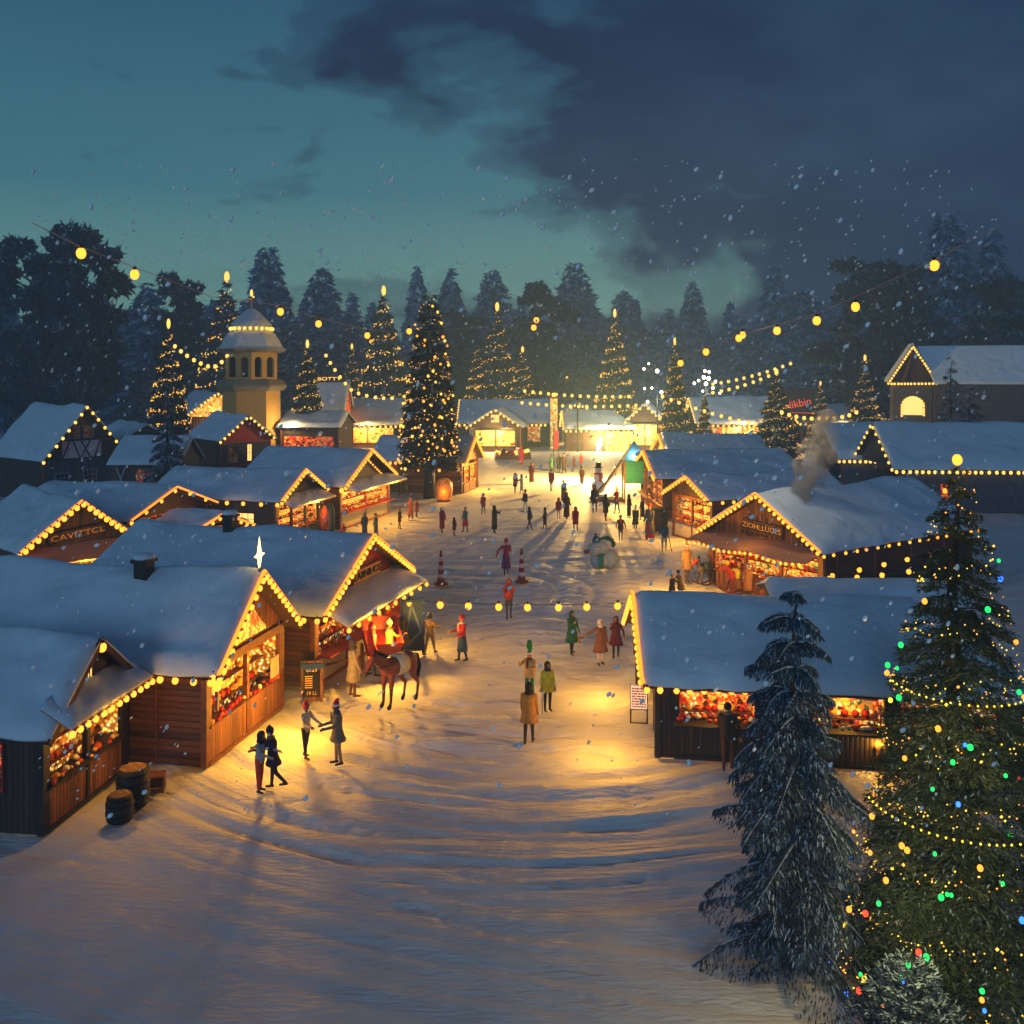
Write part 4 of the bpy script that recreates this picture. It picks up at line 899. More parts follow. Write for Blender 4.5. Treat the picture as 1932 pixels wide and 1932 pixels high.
BG = 'dark forest behind the village'
back = [  # vx, top, Y, width, kind, label
 (150, 430, 120, 170, 'p', 'huge dark pine with layered boughs at the left edge'), (60, 470, 132, 170, 'p', 'dark pine outside left of the huge layered pine'), (-10, 520, 150, 150, 'b', 'frosted fir at the far left margin'),
 (280, 540, 190, 150, 'b', 'pale frosted fir right of the huge left pine'), (345, 530, 165, 110, 'p', 'dark bushy pine over the long warm-lit house'),
 (505, 475, 200, 125, 'r', 'tall round-topped snowy tree behind the church dome'), (608, 515, 195, 120, 'r', 'round snowy tree between tower and lit firs'), (550, 610, 175, 110, 'r', 'low snowy tree right behind the belfry'),
 (665, 600, 200, 100, 'r', 'low round snowy tree left of the tall lit fir'), (786, 508, 225, 82, 'b', 'pale slender fir behind the tallest dark fir'), (850, 512, 230, 96, 'b', 'second pale slender fir with needle-sharp top'),
 (868, 600, 175, 120, 'p', 'dark bush-like pine right of the tallest dark fir'), (930, 520, 225, 112, 'r', 'pale rounded fir above the bright-topped lit fir'), (1018, 545, 180, 120, 'p', 'dark wind-bent pine at centre of the forest'),
 (1085, 505, 220, 126, 'r', 'tall pale rounded tree at centre of the forest'), (1178, 560, 225, 110, 'r', 'pale domed tree behind the lone ringed fir'), (1130, 620, 210, 120, 'b', 'low pale fir between the centre trees'),
 (1307, 540, 230, 100, 'b', 'pale pointed fir above the light mast'), (1262, 590, 215, 90, 'b', 'small pale fir left of the light mast'), (1400, 610, 210, 110, 'b', 'mid-height pale fir right of the light mast'),
 (1462, 508, 220, 110, 'b', 'tall pale fir over the neon sign'), (1515, 555, 205, 130, 'r', 'broad pale tree right of the tall pale fir'), (1585, 640, 170, 120, 'r', 'low shadowy tree under the overhead bulbs'),
 (1645, 500, 140, 190, 'p', 'big dark spreading pine left of the chapel'), (1715, 570, 150, 130, 'p', 'dark pine directly behind the chapel gable'), (1785, 412, 165, 150, 'r', 'very tall frosted tree right of the chapel'),
 (1870, 440, 150, 160, 'b', 'frosted fir beyond the right margin'), (1935, 500, 130, 180, 'p', 'dark pine at the far right margin'), (740, 640, 240, 120, 'b', 'hazy fir far behind the tall lit fir'), (1010, 640, 235, 130, 'b', 'hazy fir far behind the centre pine'),
 (1350, 640, 240, 120, 'b', 'hazy fir far behind the light mast'), (420, 600, 215, 130, 'b', 'hazy fir far behind the warm-lit long house'), (220, 620, 200, 150, 'r', 'low snowy tree beside the huge left pine'), (100, 640, 140, 140, 'p', 'low dark pine under the huge left pine')]
for i, (vx, vt, Y, w, k, lab) in enumerate(back):
    if k == 'p': me, tm, br, nm = PINE[i % 3][0], TRr[i % 3], 3.6, 'pine_tree'
    elif k == 'b': me, tm, br, nm = FIRB[i % 3], TR, 3.0, 'fir_tree'
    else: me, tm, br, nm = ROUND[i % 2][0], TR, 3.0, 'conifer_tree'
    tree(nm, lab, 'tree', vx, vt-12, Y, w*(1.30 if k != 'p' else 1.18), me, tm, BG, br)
# forest mass far behind: one object
def forest():
    g = np.random.default_rng(5); cen = []; 
    for i in range(190):
        x = g.uniform(-200, 200); y = g.uniform(240, 295); h = g.uniform(20, 31); n = 520
        f = g.random(n)**.8; a = g.random(n)*6.283; r = 6.2*(1-f)**.7*(.5+.5*g.random(n))
        cen.append(np.stack([x+r*np.cos(a), y+r*np.sin(a), h*(.02+.98*f)], 1))
    cen = np.concatenate(cen); n = len(cen); ax = unit(g.normal(size=(n, 3))+np.array([[0, 0, -.4]]))*1.5; sd = unit(np.cross(ax, g.normal(size=(n, 3))))*1.0
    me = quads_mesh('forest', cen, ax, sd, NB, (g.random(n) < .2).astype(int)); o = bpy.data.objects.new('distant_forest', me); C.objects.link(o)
    tag(o, 'hazy distant wood behind all the single trees', 'forest', kind='stuff')
forest()
# tallest dark fir in the square
def big_lit(name, label, vx, vtop, Y, wpx, vbase_clear, mats, seed, nleaf, leaf, keys, nb, cols, tiny, br, droop=.3, power=.75, whorls=20, snow=.05, star='bulbf', stuffmats=None, width=.3, base=.1, centre=None):
    H = CAMH+(CY-vtop)*Y/FPX; X = (vx-CX)*Y/FPX; wr = wpx*Y/FPX/2
    s = thing(name, label, 'fir tree', (X, Y, 0), 0, None)
    me = fir_mesh(H, wr, nleaf, leaf, seed, mats, z0=base, droop=droop, power=power, whorls=whorls, nb=14, snow=snow, width=width, rough=.22)
    inst(me, 'crown', s); inst(trunk_mesh(H, H*.022+.12, M['beamd']), 'trunk', s)
    g = random.Random(seed)
    for i in range(nb):
        # most of them on the side of the square
        f = 1-math.sqrt(g.random()); a = g.uniform(math.pi, 2*math.pi) if i % 8 else g.uniform(0, math.pi)
        rad = (wr*((1-f)**power)+.03*wr)*1.0; z = H*(base+(1-base)*f**.92)-droop*rad*.8
        inst(bmesh_for(br*g.choice((.8, 1, 1.2)), g.choice(cols)), 'bulb', s, (rad*math.cos(a), rad*math.sin(a), z))
    me = lights_mesh(H, wr, tiny, br*.42, seed+1, stuffmats or [M['spark']], z0=base, power=power, spiral=True, out=1.0)
    o = inst(me, 'fairy_lights', s); o['kind'] = 'stuff'
    if star: inst(bmesh_for(br*2.2, star), 'tree_top_light', s, (0, 0, H+br))
    return s, H, wr
s, H, wr = big_lit('lit_fir_tree', 'tallest dark fir on the square with bare trunk and orange lights, beside the wicker ball', 810, 548, PZ(810, 940).y, 122, 0, NF, 91, 16000, .42, None, 90, ['spark', 'sparko'], 520, .10, droop=.22, power=.55, whorls=20, base=.16, star=None, stuffmats=[M['spark'], M['sparko']])
s['group'] = LITG
# snow-laden firs
SNF = [M['needleb'], M['needlew']]
def snowy(label, vx, vtop, Y, wpx, seed, nleaf, leaf, base=.05, whorls=12, power=.85, snow=.35, width=.3, droop=.45, mats=SNF, rough=.25):
    H = CAMH+(CY-vtop)*Y/FPX; X = (vx-CX)*Y/FPX; wr = wpx*Y/FPX/2
    s = thing('snowy_fir_tree', label, 'fir tree', (X, Y, 0), 0, 'snow-laden firs among the huts')
    inst(fir_mesh(H, wr, nleaf, leaf, seed, mats, z0=base, droop=droop, power=power, whorls=whorls, nb=9, snow=snow, width=width, rough=rough), 'crown', s)
    inst(trunk_mesh(H, H*.02+.05, M['bark']), 'trunk', s); return s, H, wr
snowy('snow-laden fir with drooping lower boughs among the left houses', 316, 738, 72, 112, 71, 9000, .3)
snowy('small frosted fir in front of the chapel roof', 1795, 668, 92, 84, 73, 6000, .35)
snowy('frosted fir beneath the chapel at the right edge', 1830, 720, 88, 120, 74, 6000, .4)
# foreground spruce: fronds built as curved ridged sheets with snow along the rib
def spruce():
    Y = 17.2; vx = 1500; H = CAMH+(CY-1092)*Y/FPX; X = (vx-CX)*Y/FPX
    s = thing('snowy_spruce_tree', 'near blue spruce with hanging snow-edged boughs in the right foreground', 'fir tree', (X, Y, 0), 0, 'snow-laden firs among the huts')
    g = np.random.default_rng(12); C_, A_, S_, MI = [], [], [], []; rib = MB(); wood = MB()
    W_ = 15; 
    for w in range(W_):
        f = w/(W_-1); z = H*(.06+.90*f); L = 1.42*(1-f)**.58+.2; k = 8 if f < .6 else 6
        for i in range(k):
            a = 6.283*(i+.35*(w % 3)+g.random()*.3)/k; l = L*g.uniform(.62, 1.25); dr = g.uniform(.25, .8); bend = g.uniform(-.5, .5)
            n = 18; pts = []
            for j in range(n+1):
                t = j/n; r = l*t; zz = z+.22*l*math.sin(min(1, t*1.25)*math.pi*.5)*(1-t*.3)-dr*l*t*t*.75; aa_ = a+bend*t; pts.append(np.array([r*math.cos(aa_), r*math.sin(aa_), zz]))
            for j in range(n):
                p, q = pts[j], pts[j+1]; t = j/n; out = (q-p)/np.linalg.norm(q-p); side = np.array([-math.sin(a), math.cos(a), 0])
                wood.tube(p, q, .018*(1-t)+.006, .018*(1-t)+.005, 4)
                rw = (.032*(1-t)+.008)*g.uniform(.4, 1.2)
                if t > .08 and g.random() < .85: rib.tube(p+np.array([0, 0, .02]), q+np.array([0, 0, .02]), rw, rw*g.uniform(.5, 1), 5, 0)
                hang = (.34*l*(math.sin(math.pi*min(1, t*.9+.12))**.7))
                for sg in (-1, 1):
                    m = 17
                    for u in range(m):
                        uu = (u+g.random())/m
                        c = p+out*g.uniform(0, l/n)+side*sg*hang*uu*.85-np.array([0, 0, 1])*hang*(uu**1.5)*.8
                        d_ = side*sg*.45+out*.55+np.array([0, 0, -.75])+g.normal(size=3)*.16; d_ /= np.linalg.norm(d_)
                        C_.append(c); A_.append(d_*g.uniform(.07, .14)); ss = np.cross(d_, g.normal(size=3)); S_.append(ss/np.linalg.norm(ss)*g.uniform(.022, .04)); MI.append(1 if g.random() < .16 else 0)
    me = quads_mesh('crown', np.array(C_), np.array(A_), np.array(S_), SNF, MI); c = inst(me, 'crown', s)
    rib.build('snow_layer', M['needlew'], c, True); wood.build('branch', M['bark'], s)
    inst(trunk_mesh(H, .13, M['bark']), 'trunk', s)
    return len(C_)
spruce()
# giant decorated tree at the right edge
s, H, wr = big_lit('christmas_tree', 'giant decorated fir with red, green, blue and yellow bulbs at the right edge', 1806, 872, 16.5, 455, 0, [M['needley'], M['needlew']], 101, 110000, .095, None, 100,
        ['bulb_red', 'bulb_green', 'bulb_green', 'bulb_blue', 'bulb_yellow', 'bulb_orange', 'bulb_orange'], 900, .04, droop=.28, power=.75, whorls=32, snow=.03, star='bulb', stuffmats=[M['bulb_yellow'], M['spark'], M['sparko']], base=.02, width=.25)
lamp(s, (-wr*.8, -2.6, H*.28), 70, (1, .74, .25), .3); lamp(s, (-wr*.5, -2.1, H*.55), 45, (1, .72, .25), .3); lamp(s, (0, -.6, H+.2), 12, WARM, .1)
def garl(f, r): 
    a = np.linspace(math.pi, 2*math.pi, 26); rad = wr*((1-f)**.75); z = H*(.02+.98*f**.92)
    string(s, [(rad*1.02*math.cos(t), rad*1.02*math.sin(t), z-.28*rad*.8-.12*math.sin((t-math.pi))*rad*.4) for t in a], .13, r, 'bulb_yellow', name='light_garland', cable=.004)
garl(.58, .017); garl(.36, .018)
# low frosted bush below it
tb = thing('frosted_bush', 'low frosted needle bush under the giant decorated fir', 'bush', (6.2, 14.9, 0), 0)
inst(fir_mesh(1.5, 1.0, 9000, .09, 77, SNF, z0=.0, droop=-.3, power=.5, whorls=8, nb=12, snow=.4), 'foliage', tb)
# ------------------------------------------------------------------ bodies (one continuous surface each)
def fuse(prims, voxel, name='body', smooth=True):
    # prims: (p0, p1, r0, r1, material); tapered limbs merged into one skin
    b = MB()
    for p0, p1, r0, r1, m in prims:
        p0 = Vector(p0); p1 = Vector(p1); b.ell(p0, r0, 10, 8); 
        if (p1-p0).length > 1e-4: b.ell(p1, r1, 10, 8); b.tube(p0, p1, r0, r1, 10)
    mats = []; mi = []
    for p in prims:
        if p[4] not in mats: mats.append(p[4])
        mi.append(mats.index(p[4]))
    me = b.mesh(name+'_tmp', mats); o = bpy.data.objects.new('tmp', me); C.objects.link(o)
    md = o.modifiers.new('r', 'REMESH'); md.mode = 'VOXEL'; md.voxel_size = voxel; md.use_smooth_shade = True
    sm = o.modifiers.new('s', 'SMOOTH'); sm.iterations = 2; sm.factor = .5
    bpy.context.view_layer.update(); dg = bpy.context.evaluated_depsgraph_get()
    out = bpy.data.meshes.new_from_object(o.evaluated_get(dg)); bpy.data.objects.remove(o); bpy.data.meshes.remove(me)
    out.name = name; n = len(out.polygons); cen = np.empty(n*3, np.float32); out.polygons.foreach_get('center', cen); cen = cen.reshape(-1, 3)
    best = np.full(n, 1e9); idx = np.zeros(n, np.int32)
    for k, (p0, p1, r0, r1, m) in enumerate(prims):
        a = np.array(p0, float); d = np.array(p1, float)-a; L2 = max((d*d).sum(), 1e-9)
        t = np.clip(((cen-a)@d)/L2, 0, 1); dist = np.linalg.norm(cen-(a+t[:, None]*d), axis=1)-(r0+(r1-r0)*t)
        s = dist < best; best[s] = dist[s]; idx[s] = mi[k]
    out.materials.clear()
    for m in mats: out.materials.append(m)
    out.polygons.foreach_set('material_index', idx); out.polygons.foreach_set('use_smooth', np.ones(n, bool)); out.update()
    return out
SKIN = pm('skin', 'b07858', .6, .08, 6, 0); SKD = pm('shaded_skin', '6a4030', .6, .08, 6, 0)
EYE = pm('eye', '080606', .2, 0, 3, 0)
def person(vx, vy, hpx, label, yaw=0, top='30343c', legs='20222a', coat=None, hem=.75, flare=.22, hat=None, hatc='8c1c18', hair='1a1210', skin=None, armL=(.15, .12, .3), armR=(.15, .12, .3), legsp=(.12, -.12), knee=(0, .1),
           boots='120e0c', skirt=None, skirtz=.45, scarf=None, lean=0.0, near=False, depth=None, group=None, name='person', wide=1.1, zoff=0):
    if depth: p = PY(vx, vy, depth); Y = depth
    else: p = PZ(vx, vy, 0); Y = p.y
    h = hpx*Y/FPX; k = h/(1.80 if hat in ('santa', 'cone') else 1.76)
    vox = .016 if near else .034
    Tm = cloth(coat or top); Lm = cloth(legs); Bm = cloth(boots, .5); Sk = skin or SKIN
    tt = cloth(coat or top); flare *= .6
    P = []; tr = lambda y, z: (0, y-lean*(z-.9), z)
    P += [(tr(0, .95), tr(0, 1.08), .14*wide, .125*wide, tt), (tr(0, 1.08), tr(0, 1.30), .125*wide, .145*wide, tt), (tr(0, 1.30), tr(.01, 1.42), .145*wide, .09, tt)]
    for s in (-1, 1): P.append(((s*.07, 0-lean*.45, 1.33), (s*.165, -lean*.5, 1.40), .11, .07, tt))
    P += [(tr(0, 1.42), tr(-.01, 1.53), .055, .052, Sk), (tr(-.012, 1.60), tr(-.02, 1.65), .085, .094, Sk), (tr(-.03, 1.57), tr(-.055, 1.555), .062, .045, Sk), (tr(-.10, 1.625), tr(-.125, 1.60), .012, .018, Sk)]
    for s in (-1, 1): P.append(((s*.095, -lean*.7, 1.63), (s*.1, -lean*.7, 1.60), .018, .014, Sk))
    for s, a, kb in ((-1, legsp[0], knee[0]), (1, legsp[1], knee[1])):
        hip = Vector((s*.085, 0, .93)); kn = hip+Vector((s*.01, -math.sin(a)*.45, -math.cos(a)*.45)); a2 = a-kb
        an = kn+Vector((0, -math.sin(a2)*.41, -math.cos(a2)*.41))
        P += [(hip, kn, .095, .062, Lm), (kn, an, .062, .042, Lm), (an, an+Vector((0, -.02, -.03)), .046, .045, Bm), (an+Vector((0, .03, -.035)), an+Vector((s*.02, -.15, -.045)), .042, .036, Bm)]
    zmin = min(min(q[0][2]-q[2], q[1][2]-q[3]) for q in P)
    hands = []
    for s, (fw, sd, el) in ((-1, armL), (1, armR)):
        sh = Vector((s*.19, -lean*.5, 1.39)); u = Vector((s*math.sin(sd)*math.cos(fw), -math.sin(fw), -math.cos(fw)*math.cos(sd))).normalized()
        e = sh+u*.28; f2 = fw+el; u2 = Vector((s*math.sin(sd)*.4*math.cos(f2)-s*.10*math.sin(el), -math.sin(f2), -math.cos(f2))).normalized(); w = e+u2*.25
        P += [(sh, e, .062, .05, Tm if coat else tt), (e, w, .05, .038, Tm if coat else tt), (w, w+u2*.07, .034, .036, Sk)]
        hands.append(w+u2*.1)
        if near:
            q = u2.to_track_quat('Z', 'X')
            for i in range(4): 
                base = w+u2*.085+q @ Vector(((i-1.5)*.02, 0, 0)); mid = base+u2*(.035, .042, .04, .03)[i]; P.append((base, mid, .0125, .012, Sk)); P.append((mid, mid+(u2+q @ Vector((0, .7, 0))).normalized()*.03, .012, .011, Sk))
            tb_ = w+u2*.04+q @ Vector((s*.03, 0, 0)); P.append((tb_, tb_+(u2*.6+q @ Vector((s*.5, .4, 0))).normalized()*.05, .014, .012, Sk))
    root = thing(name, label, 'person', (p.x, p.y, 0 if zoff == 0 else zoff), yaw, group, k)
    dz = -zmin if True else 0
    me = fuse([((p0[0], p0[1], p0[2]+dz), (p1[0], p1[1], p1[2]+dz), r0, r1, m) for p0, p1, r0, r1, m in P], vox)
    inst(me, 'body', root)
    T = Matrix.Translation((0, 0, dz)) @ Matrix(((1, 0, 0, 0), (0, 1, -lean, lean*.9), (0, 0, 1, 0), (0, 0, 0, 1)))
    fold = lambda ph: (lambda t, z: 1+.045*math.sin(t*7+ph)*max(0, (1.2-z)))
    if coat:
        z0 = hem; b = MB(); sy = .72
        b.lathe([(.085, 1.455), (.15, 1.41), (.19, 1.34), (.175, 1.15), (.175, 1.0), (.18+flare*.25, .9), (.17+flare*.5, (.9+z0)/2), (.16+flare, z0), (.14+flare, z0-.01), (.12+flare, z0+.06)], 18, (0, 0, 0), fold=fold(vx))
        b.build('coat', cloth(coat), root, True, T=T @ Matrix.Diagonal((wide*1.0, sy*wide, 1, 1)))
    if skirt:
        b = MB(); b.lathe([(.15, 1.0), (.17, .92), (.2, .7), (.24, skirtz), (.22, skirtz-.01), (.2, skirtz+.08)], 18, (0, 0, 0), fold=fold(vx+1)); b.build('skirt', cloth(skirt), root, True, T=T @ Matrix.Diagonal((1, .85, 1, 1)))
    hc = Vector((0, -.02, 1.63)); b = MB()
    if hat == 'hood': b.ell(hc+Vector((0, .035, .01)), (.125, .12, .145), 14, 10); b.lathe([(.1, -.22), (.13, -.15), (.11, -.07)], 12, hc+Vector((0, .03, 0))); b.build('hood', cloth(hatc), root, True, T=T)
    elif hat == 'beanie': b.lathe([(.105, .0), (.115, .02), (.112, .06), (.09, .11), (.05, .145), (.01, .155)], 14, hc+Vector((0, .012, .01))); b.ell(hc+Vector((0, .01, .175)), .03, 8, 6); b.build('hat', cloth(hatc), root, True, T=T)
    elif hat in ('santa', 'cone'):
        b.tube(hc+Vector((0, .01, .045)), hc+Vector((.02, .05, .2)), .105, .05, 12); b.tube(hc+Vector((.02, .05, .2)), hc+Vector((.08, .1, .22)), .05, .02, 10); b.ell(hc+Vector((.1, .11, .20)), .035, 8, 6, 1); b.lathe([(.1, .02), (.122, .035), (.122, .065), (.1, .08)], 14, hc+Vector((0, .01, 0)), 1); b.build('hat', [cloth(hatc), cloth('d8d0c8')], root, True, T=T)
    elif hat == 'brim': b.lathe([(.17, .055), (.17, .065), (.105, .075), (.1, .15), (.085, .17), (.01, .172)], 16, hc); b.build('hat', cloth(hatc), root, True, T=T)
    elif hat == 'helmet': b.lathe([(.11, -.02), (.125, .03), (.115, .09), (.07, .14), (.01, .155)], 14, hc+Vector((0, .012, 0))); b.build('helmet', pm('silver_helmet', '8a949c', .3, .1, 4, 0, .6), root, True, T=T)
    if hat != 'hood' and hair:
        b = MB(); b.ell(hc+Vector((0, .03, .015)), (.102, .088, .11), 12, 9); b.build('hair', cloth(hair), root, True, T=T)
    if near:
        for s in (-1, 1): b = MB(); b.ell((s*.034, -.115, 1.642), .011, 6, 5); b.build('eye', EYE, root, True, T=T)
        b = MB(); b.ell((0, -.117, 1.567), (.024, .008, .005), 8, 5); b.build('mouth', cloth('6a2018'), root, True, T=T)
    if near and not scarf and coat and hat != 'hood': scarf = ('5a2c20', '3c4a5c', '6c6040')[int(vx) % 3]
    if scarf: b = MB(); b.lathe([(.09, 1.43), (.115, 1.46), (.11, 1.5), (.08, 1.52)], 14); b.box((-.07, -.17, 1.15), (.01, -.14, 1.46)); b.build('scarf', cloth(scarf), root, True, T=T)
    return root, k, [Vector((v.x, v.y, v.z+dz)) for v in hands], T
PF = 'people walking about the square'
def pr(*a, **k): k.setdefault('group', PF); return person(*a, **k)
D = R
# near
r1, k1, h1, T1 = pr(577, 1430, 104, 'person in cream jumper, short dark breeches and red cap, reaching out to the grey-coated one', yaw=R(60), top='c8b8a0', legs='2a1c20', hat='beanie', hatc='a81c1c', armL=(.5, .1, .9), armR=(.75, .1, .5), near=True, skin=SKD, legsp=(.1, -.12), boots='1c1210')
b = MB(); b.tube(h1[1]+Vector((0, .05, 0)), h1[1]+Vector((0, -.16, .02)), .03, .012, 8); b.build('paper_cone', cloth('3a2a20'), r1, True)
pr(637, 1442, 120, 'person in long grey coat and drooping red hat facing the cream jumper', yaw=R(-70), top='16141a', coat='6b6258', hem=.7, legs='8a7252', hat='santa', hatc='b4202a', armL=(.4, .05, 1.0), armR=(.4, .05, 1.0), near=True, skin=SKD, legsp=(.03, -.05), boots='100c0c', lean=.05)
pr(490, 1494, 114, 'person in grey top and orange-red trousers hugging someone in purple', yaw=R(70), top='8a8f98', legs='b03c20', hat='hood', hatc='141a28', armL=(.7, .1, .7), armR=(.9, .1, .5), near=True, legsp=(.03, -.02), boots='141010', lean=.08)
pr(515, 1488, 116, 'person in dark purple coat with one heel raised, embracing the grey top', yaw=R(-80), top='5a1828', coat='2c1638', hem=.72, legs='1c1a24', hat='beanie', hatc='101c34', armL=(.9, .1, .4), armR=(1.0, .1, .4), near=True, legsp=(.05, -.18), knee=(0, .55), boots='281a18', lean=.1)
pr(998, 1402, 114, 'person in mustard apron coat and dark shawl, seen from behind in the churned snow', yaw=R(170), top='3a2418', coat='a8762c', hem=.62, flare=.16, legs='33281c', hat='hood', hatc='20140e', near=True, legsp=(.12, -.1), boots='241a14', skin=SKD)
rj, kj, hj, Tj = pr(999, 1318, 92, 'person in red and tan jester costume with tall green cap, behind the mustard coat', yaw=R(-20), top='b01c1c', coat='c09a50', hem=.8, flare=.06, legs='1c7838', hat='cone', hatc='1c7838', near=True, armL=(.9, .7, 1.3), armR=(.3, .2, 1.6), wide=1.15)
b = MB(); b.ell((0, 0, 1.98), (.12, .12, .2), 10, 8); b.build('cap_top', cloth('1c7838'), rj, True)
rc, kc, hc_, Tc = pr(1033, 1341, 92, 'person in green and yellow cape with black trousers and walking cane', yaw=R(15), top='33602c', coat='8f9a2c', hem=.72, legs='14161a', hat='hood', hatc='101312', near=True, armL=(.2, .3, .4), skin=SKD, legsp=(.0, .02))
b = MB(); b.tube((hc_[0].x, hc_[0].y-.02, hc_[0].z), (hc_[0].x, hc_[0].y-.06, .02), .015); b.build('cane', cloth('241a14'), rc)
rb, kb_, hb, Tb = pr(1079, 1233, 80, 'person in deep green hooded coat carrying a wicker basket', yaw=R(30), top='1e5a30', coat='1e5a30', hem=.5, legs='16201c', hat='hood', hatc='184426', near=True, armR=(.15, .2, .4), armL=(.9, .1, 1.3))
b = MB(); b.lathe([(.13, 0), (.17, .2), (.165, .21), (.15, .18)], 12, (hb[1].x+.03, hb[1].y-.05, hb[1].z-.34)); 
for i in range(8): t = math.pi*i/8; t2 = math.pi*(i+1)/8; b.tube((hb[1].x+.03+.15*math.cos(t), hb[1].y-.05, hb[1].z-.14+.16*math.sin(t)), (hb[1].x+.03+.15*math.cos(t2), hb[1].y-.05, hb[1].z-.14+.16*math.sin(t2)), .012, .012, 5)
b.build('basket', cloth('b08028'), rb, True)
pr(1133, 1254, 86, 'person in pleated brown dress and pale headscarf with one elbow out', yaw=R(20), top='7a4a30', coat='7a4a30', hem=.5, flare=.2, legs='c8b8a8', hat='hood', hatc='c8bfb4', near=True, armL=(-.2, 1.0, -.9), boots='281810', legsp=(.02, -.02))
pr(1162, 1240, 77, 'person in maroon hooded coat beside the brown dress', yaw=R(-10), top='5c1a20', coat='5c1a20', hem=.55, legs='23242e', hat='hood', hatc='50181c', near=True, armL=(1.1, .1, 1.2), armR=(-.1, .45, .1))
pr(872, 1247, 86, 'bearded person in red jacket with blue skirt and yellow apron', yaw=R(-60), top='b01c1c', legs='1f2c40', skirt='26405c', skirtz=.4, hat='beanie', hatc='a8201c', near=True, scarf='d8d0c0', armL=(.5, .1, 1.0), armR=(.4, .1, .9), boots='100c0a')
pr(811, 1235, 79, 'person in tan suit and black hat striding away by the blue gate', yaw=R(160), top='8a6a34', legs='8e7440', hat='beanie', hatc='141010', near=True, legsp=(.35, -.32), knee=(0, .15), armL=(.3, .3, 1.4), armR=(-.25, .12, .2))
pr(960, 1167, 75, 'person in orange puffer jacket and grey trousers, hands to face', yaw=R(5), top='b8401c', coat='b8401c', hem=.9, flare=.05, legs='5a5450', hat='hood', hatc='a83c18', near=True, armL=(.8, .25, 1.9), armR=(.8, .25, 1.9))
rp, kp, hp, Tp = pr(955, 1084, 67, 'person in purple skirt and crimson top with one arm swung out beside a striped cone', yaw=R(10), top='8c1838', skirt='5a1a5c', skirtz=.32, legs='2a1020', hat='beanie', hatc='901830', near=True, armL=(.15, .9, .1), armR=(.3, .1, 1.3), hair='901830')
b = MB(); b.ell(hp[1]+Vector((.05, -.05, .03)), .09, 10, 7); b.build('white_parcel', cloth('d8d0c4'), rp, True)
pr(666, 1314, 108, 'person in long cream fur-trimmed coat and tall brown boots by the stall counter', yaw=R(110), top='b89a5c', coat='c0a870', hem=.5, flare=.2, legs='6a4018', hat='hood', hatc='5a4a38', near=True, boots='5a3414', legsp=(.05, -.03), wide=1.1)
pr(735, 1262, 92, 'person in white cap and tan jacket standing beyond the brown horse', yaw=R(120), top='a88a50', coat='8a6a3c', hem=.6, legs='5a3c20', hat='beanie', hatc='e0c890', near=True, armL=(.8, .1, .9), armR=(.8, .1, .9))
pr(760, 1235, 84, 'person in brown coat half hidden behind the horse and white-capped person', yaw=R(160), top='7a4e20', coat='8c6428', hem=.45, legs='3a2414', hat='brim', hatc='5c4020', near=True)
pr(702, 1275, 100, 'slim person in scarlet coat and blue trousers between the cream coat and the horse', yaw=R(100), top='a01c18', coat='a81c18', hem=.7, flare=.05, legs='2c4468', hat='hood', hatc='a01c18', near=True)
pr(1373, 1452, 128, 'dark-haired person in brown coat with one red sleeve at the right-hand stall counter', yaw=R(165), top='30201a', coat='33241c', hem=.82, flare=.03, legs='55301e', near=True, armL=(-.1, .35, .2), armR=(.7, .2, .7), boots='5a2a1a', wide=1.12, hair='0c0a08')
pr(1268, 1133, 50, 'person with black hair holding a tray, one of a pair behind the long roof', yaw=R(40), top='201a1c', coat='2c201c', hem=.5, legs='181416', armL=(.9, .1, .6), armR=(.9, .1, .6))
pr(1284, 1130, 54, 'person in olive coat leaning toward the one holding a tray', yaw=R(-70), top='6a5420', coat='7a6020', hem=.6, legs='8a7030', hat='beanie', hatc='141412', lean=.2, armL=(.8, .1, .5), armR=(.8, .1, .5))
pr(1296, 1100, 76, 'person in tan cape and tall red cap by the awning corner', yaw=R(10), top='7a5c38', coat='8a6a40', hem=.62, flare=.16, legs='5a4028', hat='cone', hatc='b81c1c')
pr(1411, 1128, 64, 'person in brown smock and round green cap next to the red toy horse', yaw=R(-30), top='6a3c20', coat='8a5c30', hem=.4, flare=.1, legs='3a2414', hat='helmet', hair='1c3a1c')
rs, ks, hs, Ts = pr(1253, 1041, 58, 'person with round teal backpack and long pole, walking away', yaw=R(170), top='5a2420', legs='8a7c6a', hat=None, armR=(.3, .3, .2), legsp=(.1, -.1))
b = MB(); b.ell((0, .22, 1.22), (.26, .17, .25), 14, 10); b.build('backpack', cloth('1c4a60'), rs, True, T=Matrix.Translation((0, 0, 0)))
b = MB(); b.tube((-.2, -.1, 1.1), (-.42, -.3, .03), .018); b.ell((-.42, -.3, .04), .05, 8, 6); b.build('pole', cloth('1c2026'), rs)
pr(1226, 1018, 68, 'person in long grey cloak over red dress with orange hood', yaw=R(-40), top='4a4a48', coat='55524c', hem=.35, flare=.14, legs='a01c1c', hat='beanie', hatc='c8481c', skirt='a81c1c', skirtz=.1)
pr(1171, 1020, 48, 'person in silver helmet and orange scarf', yaw=R(0), top='2a2220', coat='3a2c28', hem=.8, flare=.04, legs='3c4450', hat='helmet', scarf='b8481c', armL=(.1, .4, .5), armR=(.1, .4, .5))
pr(1143, 983, 51, 'person in dark olive coat with red boots', yaw=R(30), top='26241a', coat='2c2c1e', hem=.55, flare=.04, legs='5a3c34', hat='hood', hatc='24241a', boots='a01c1c')
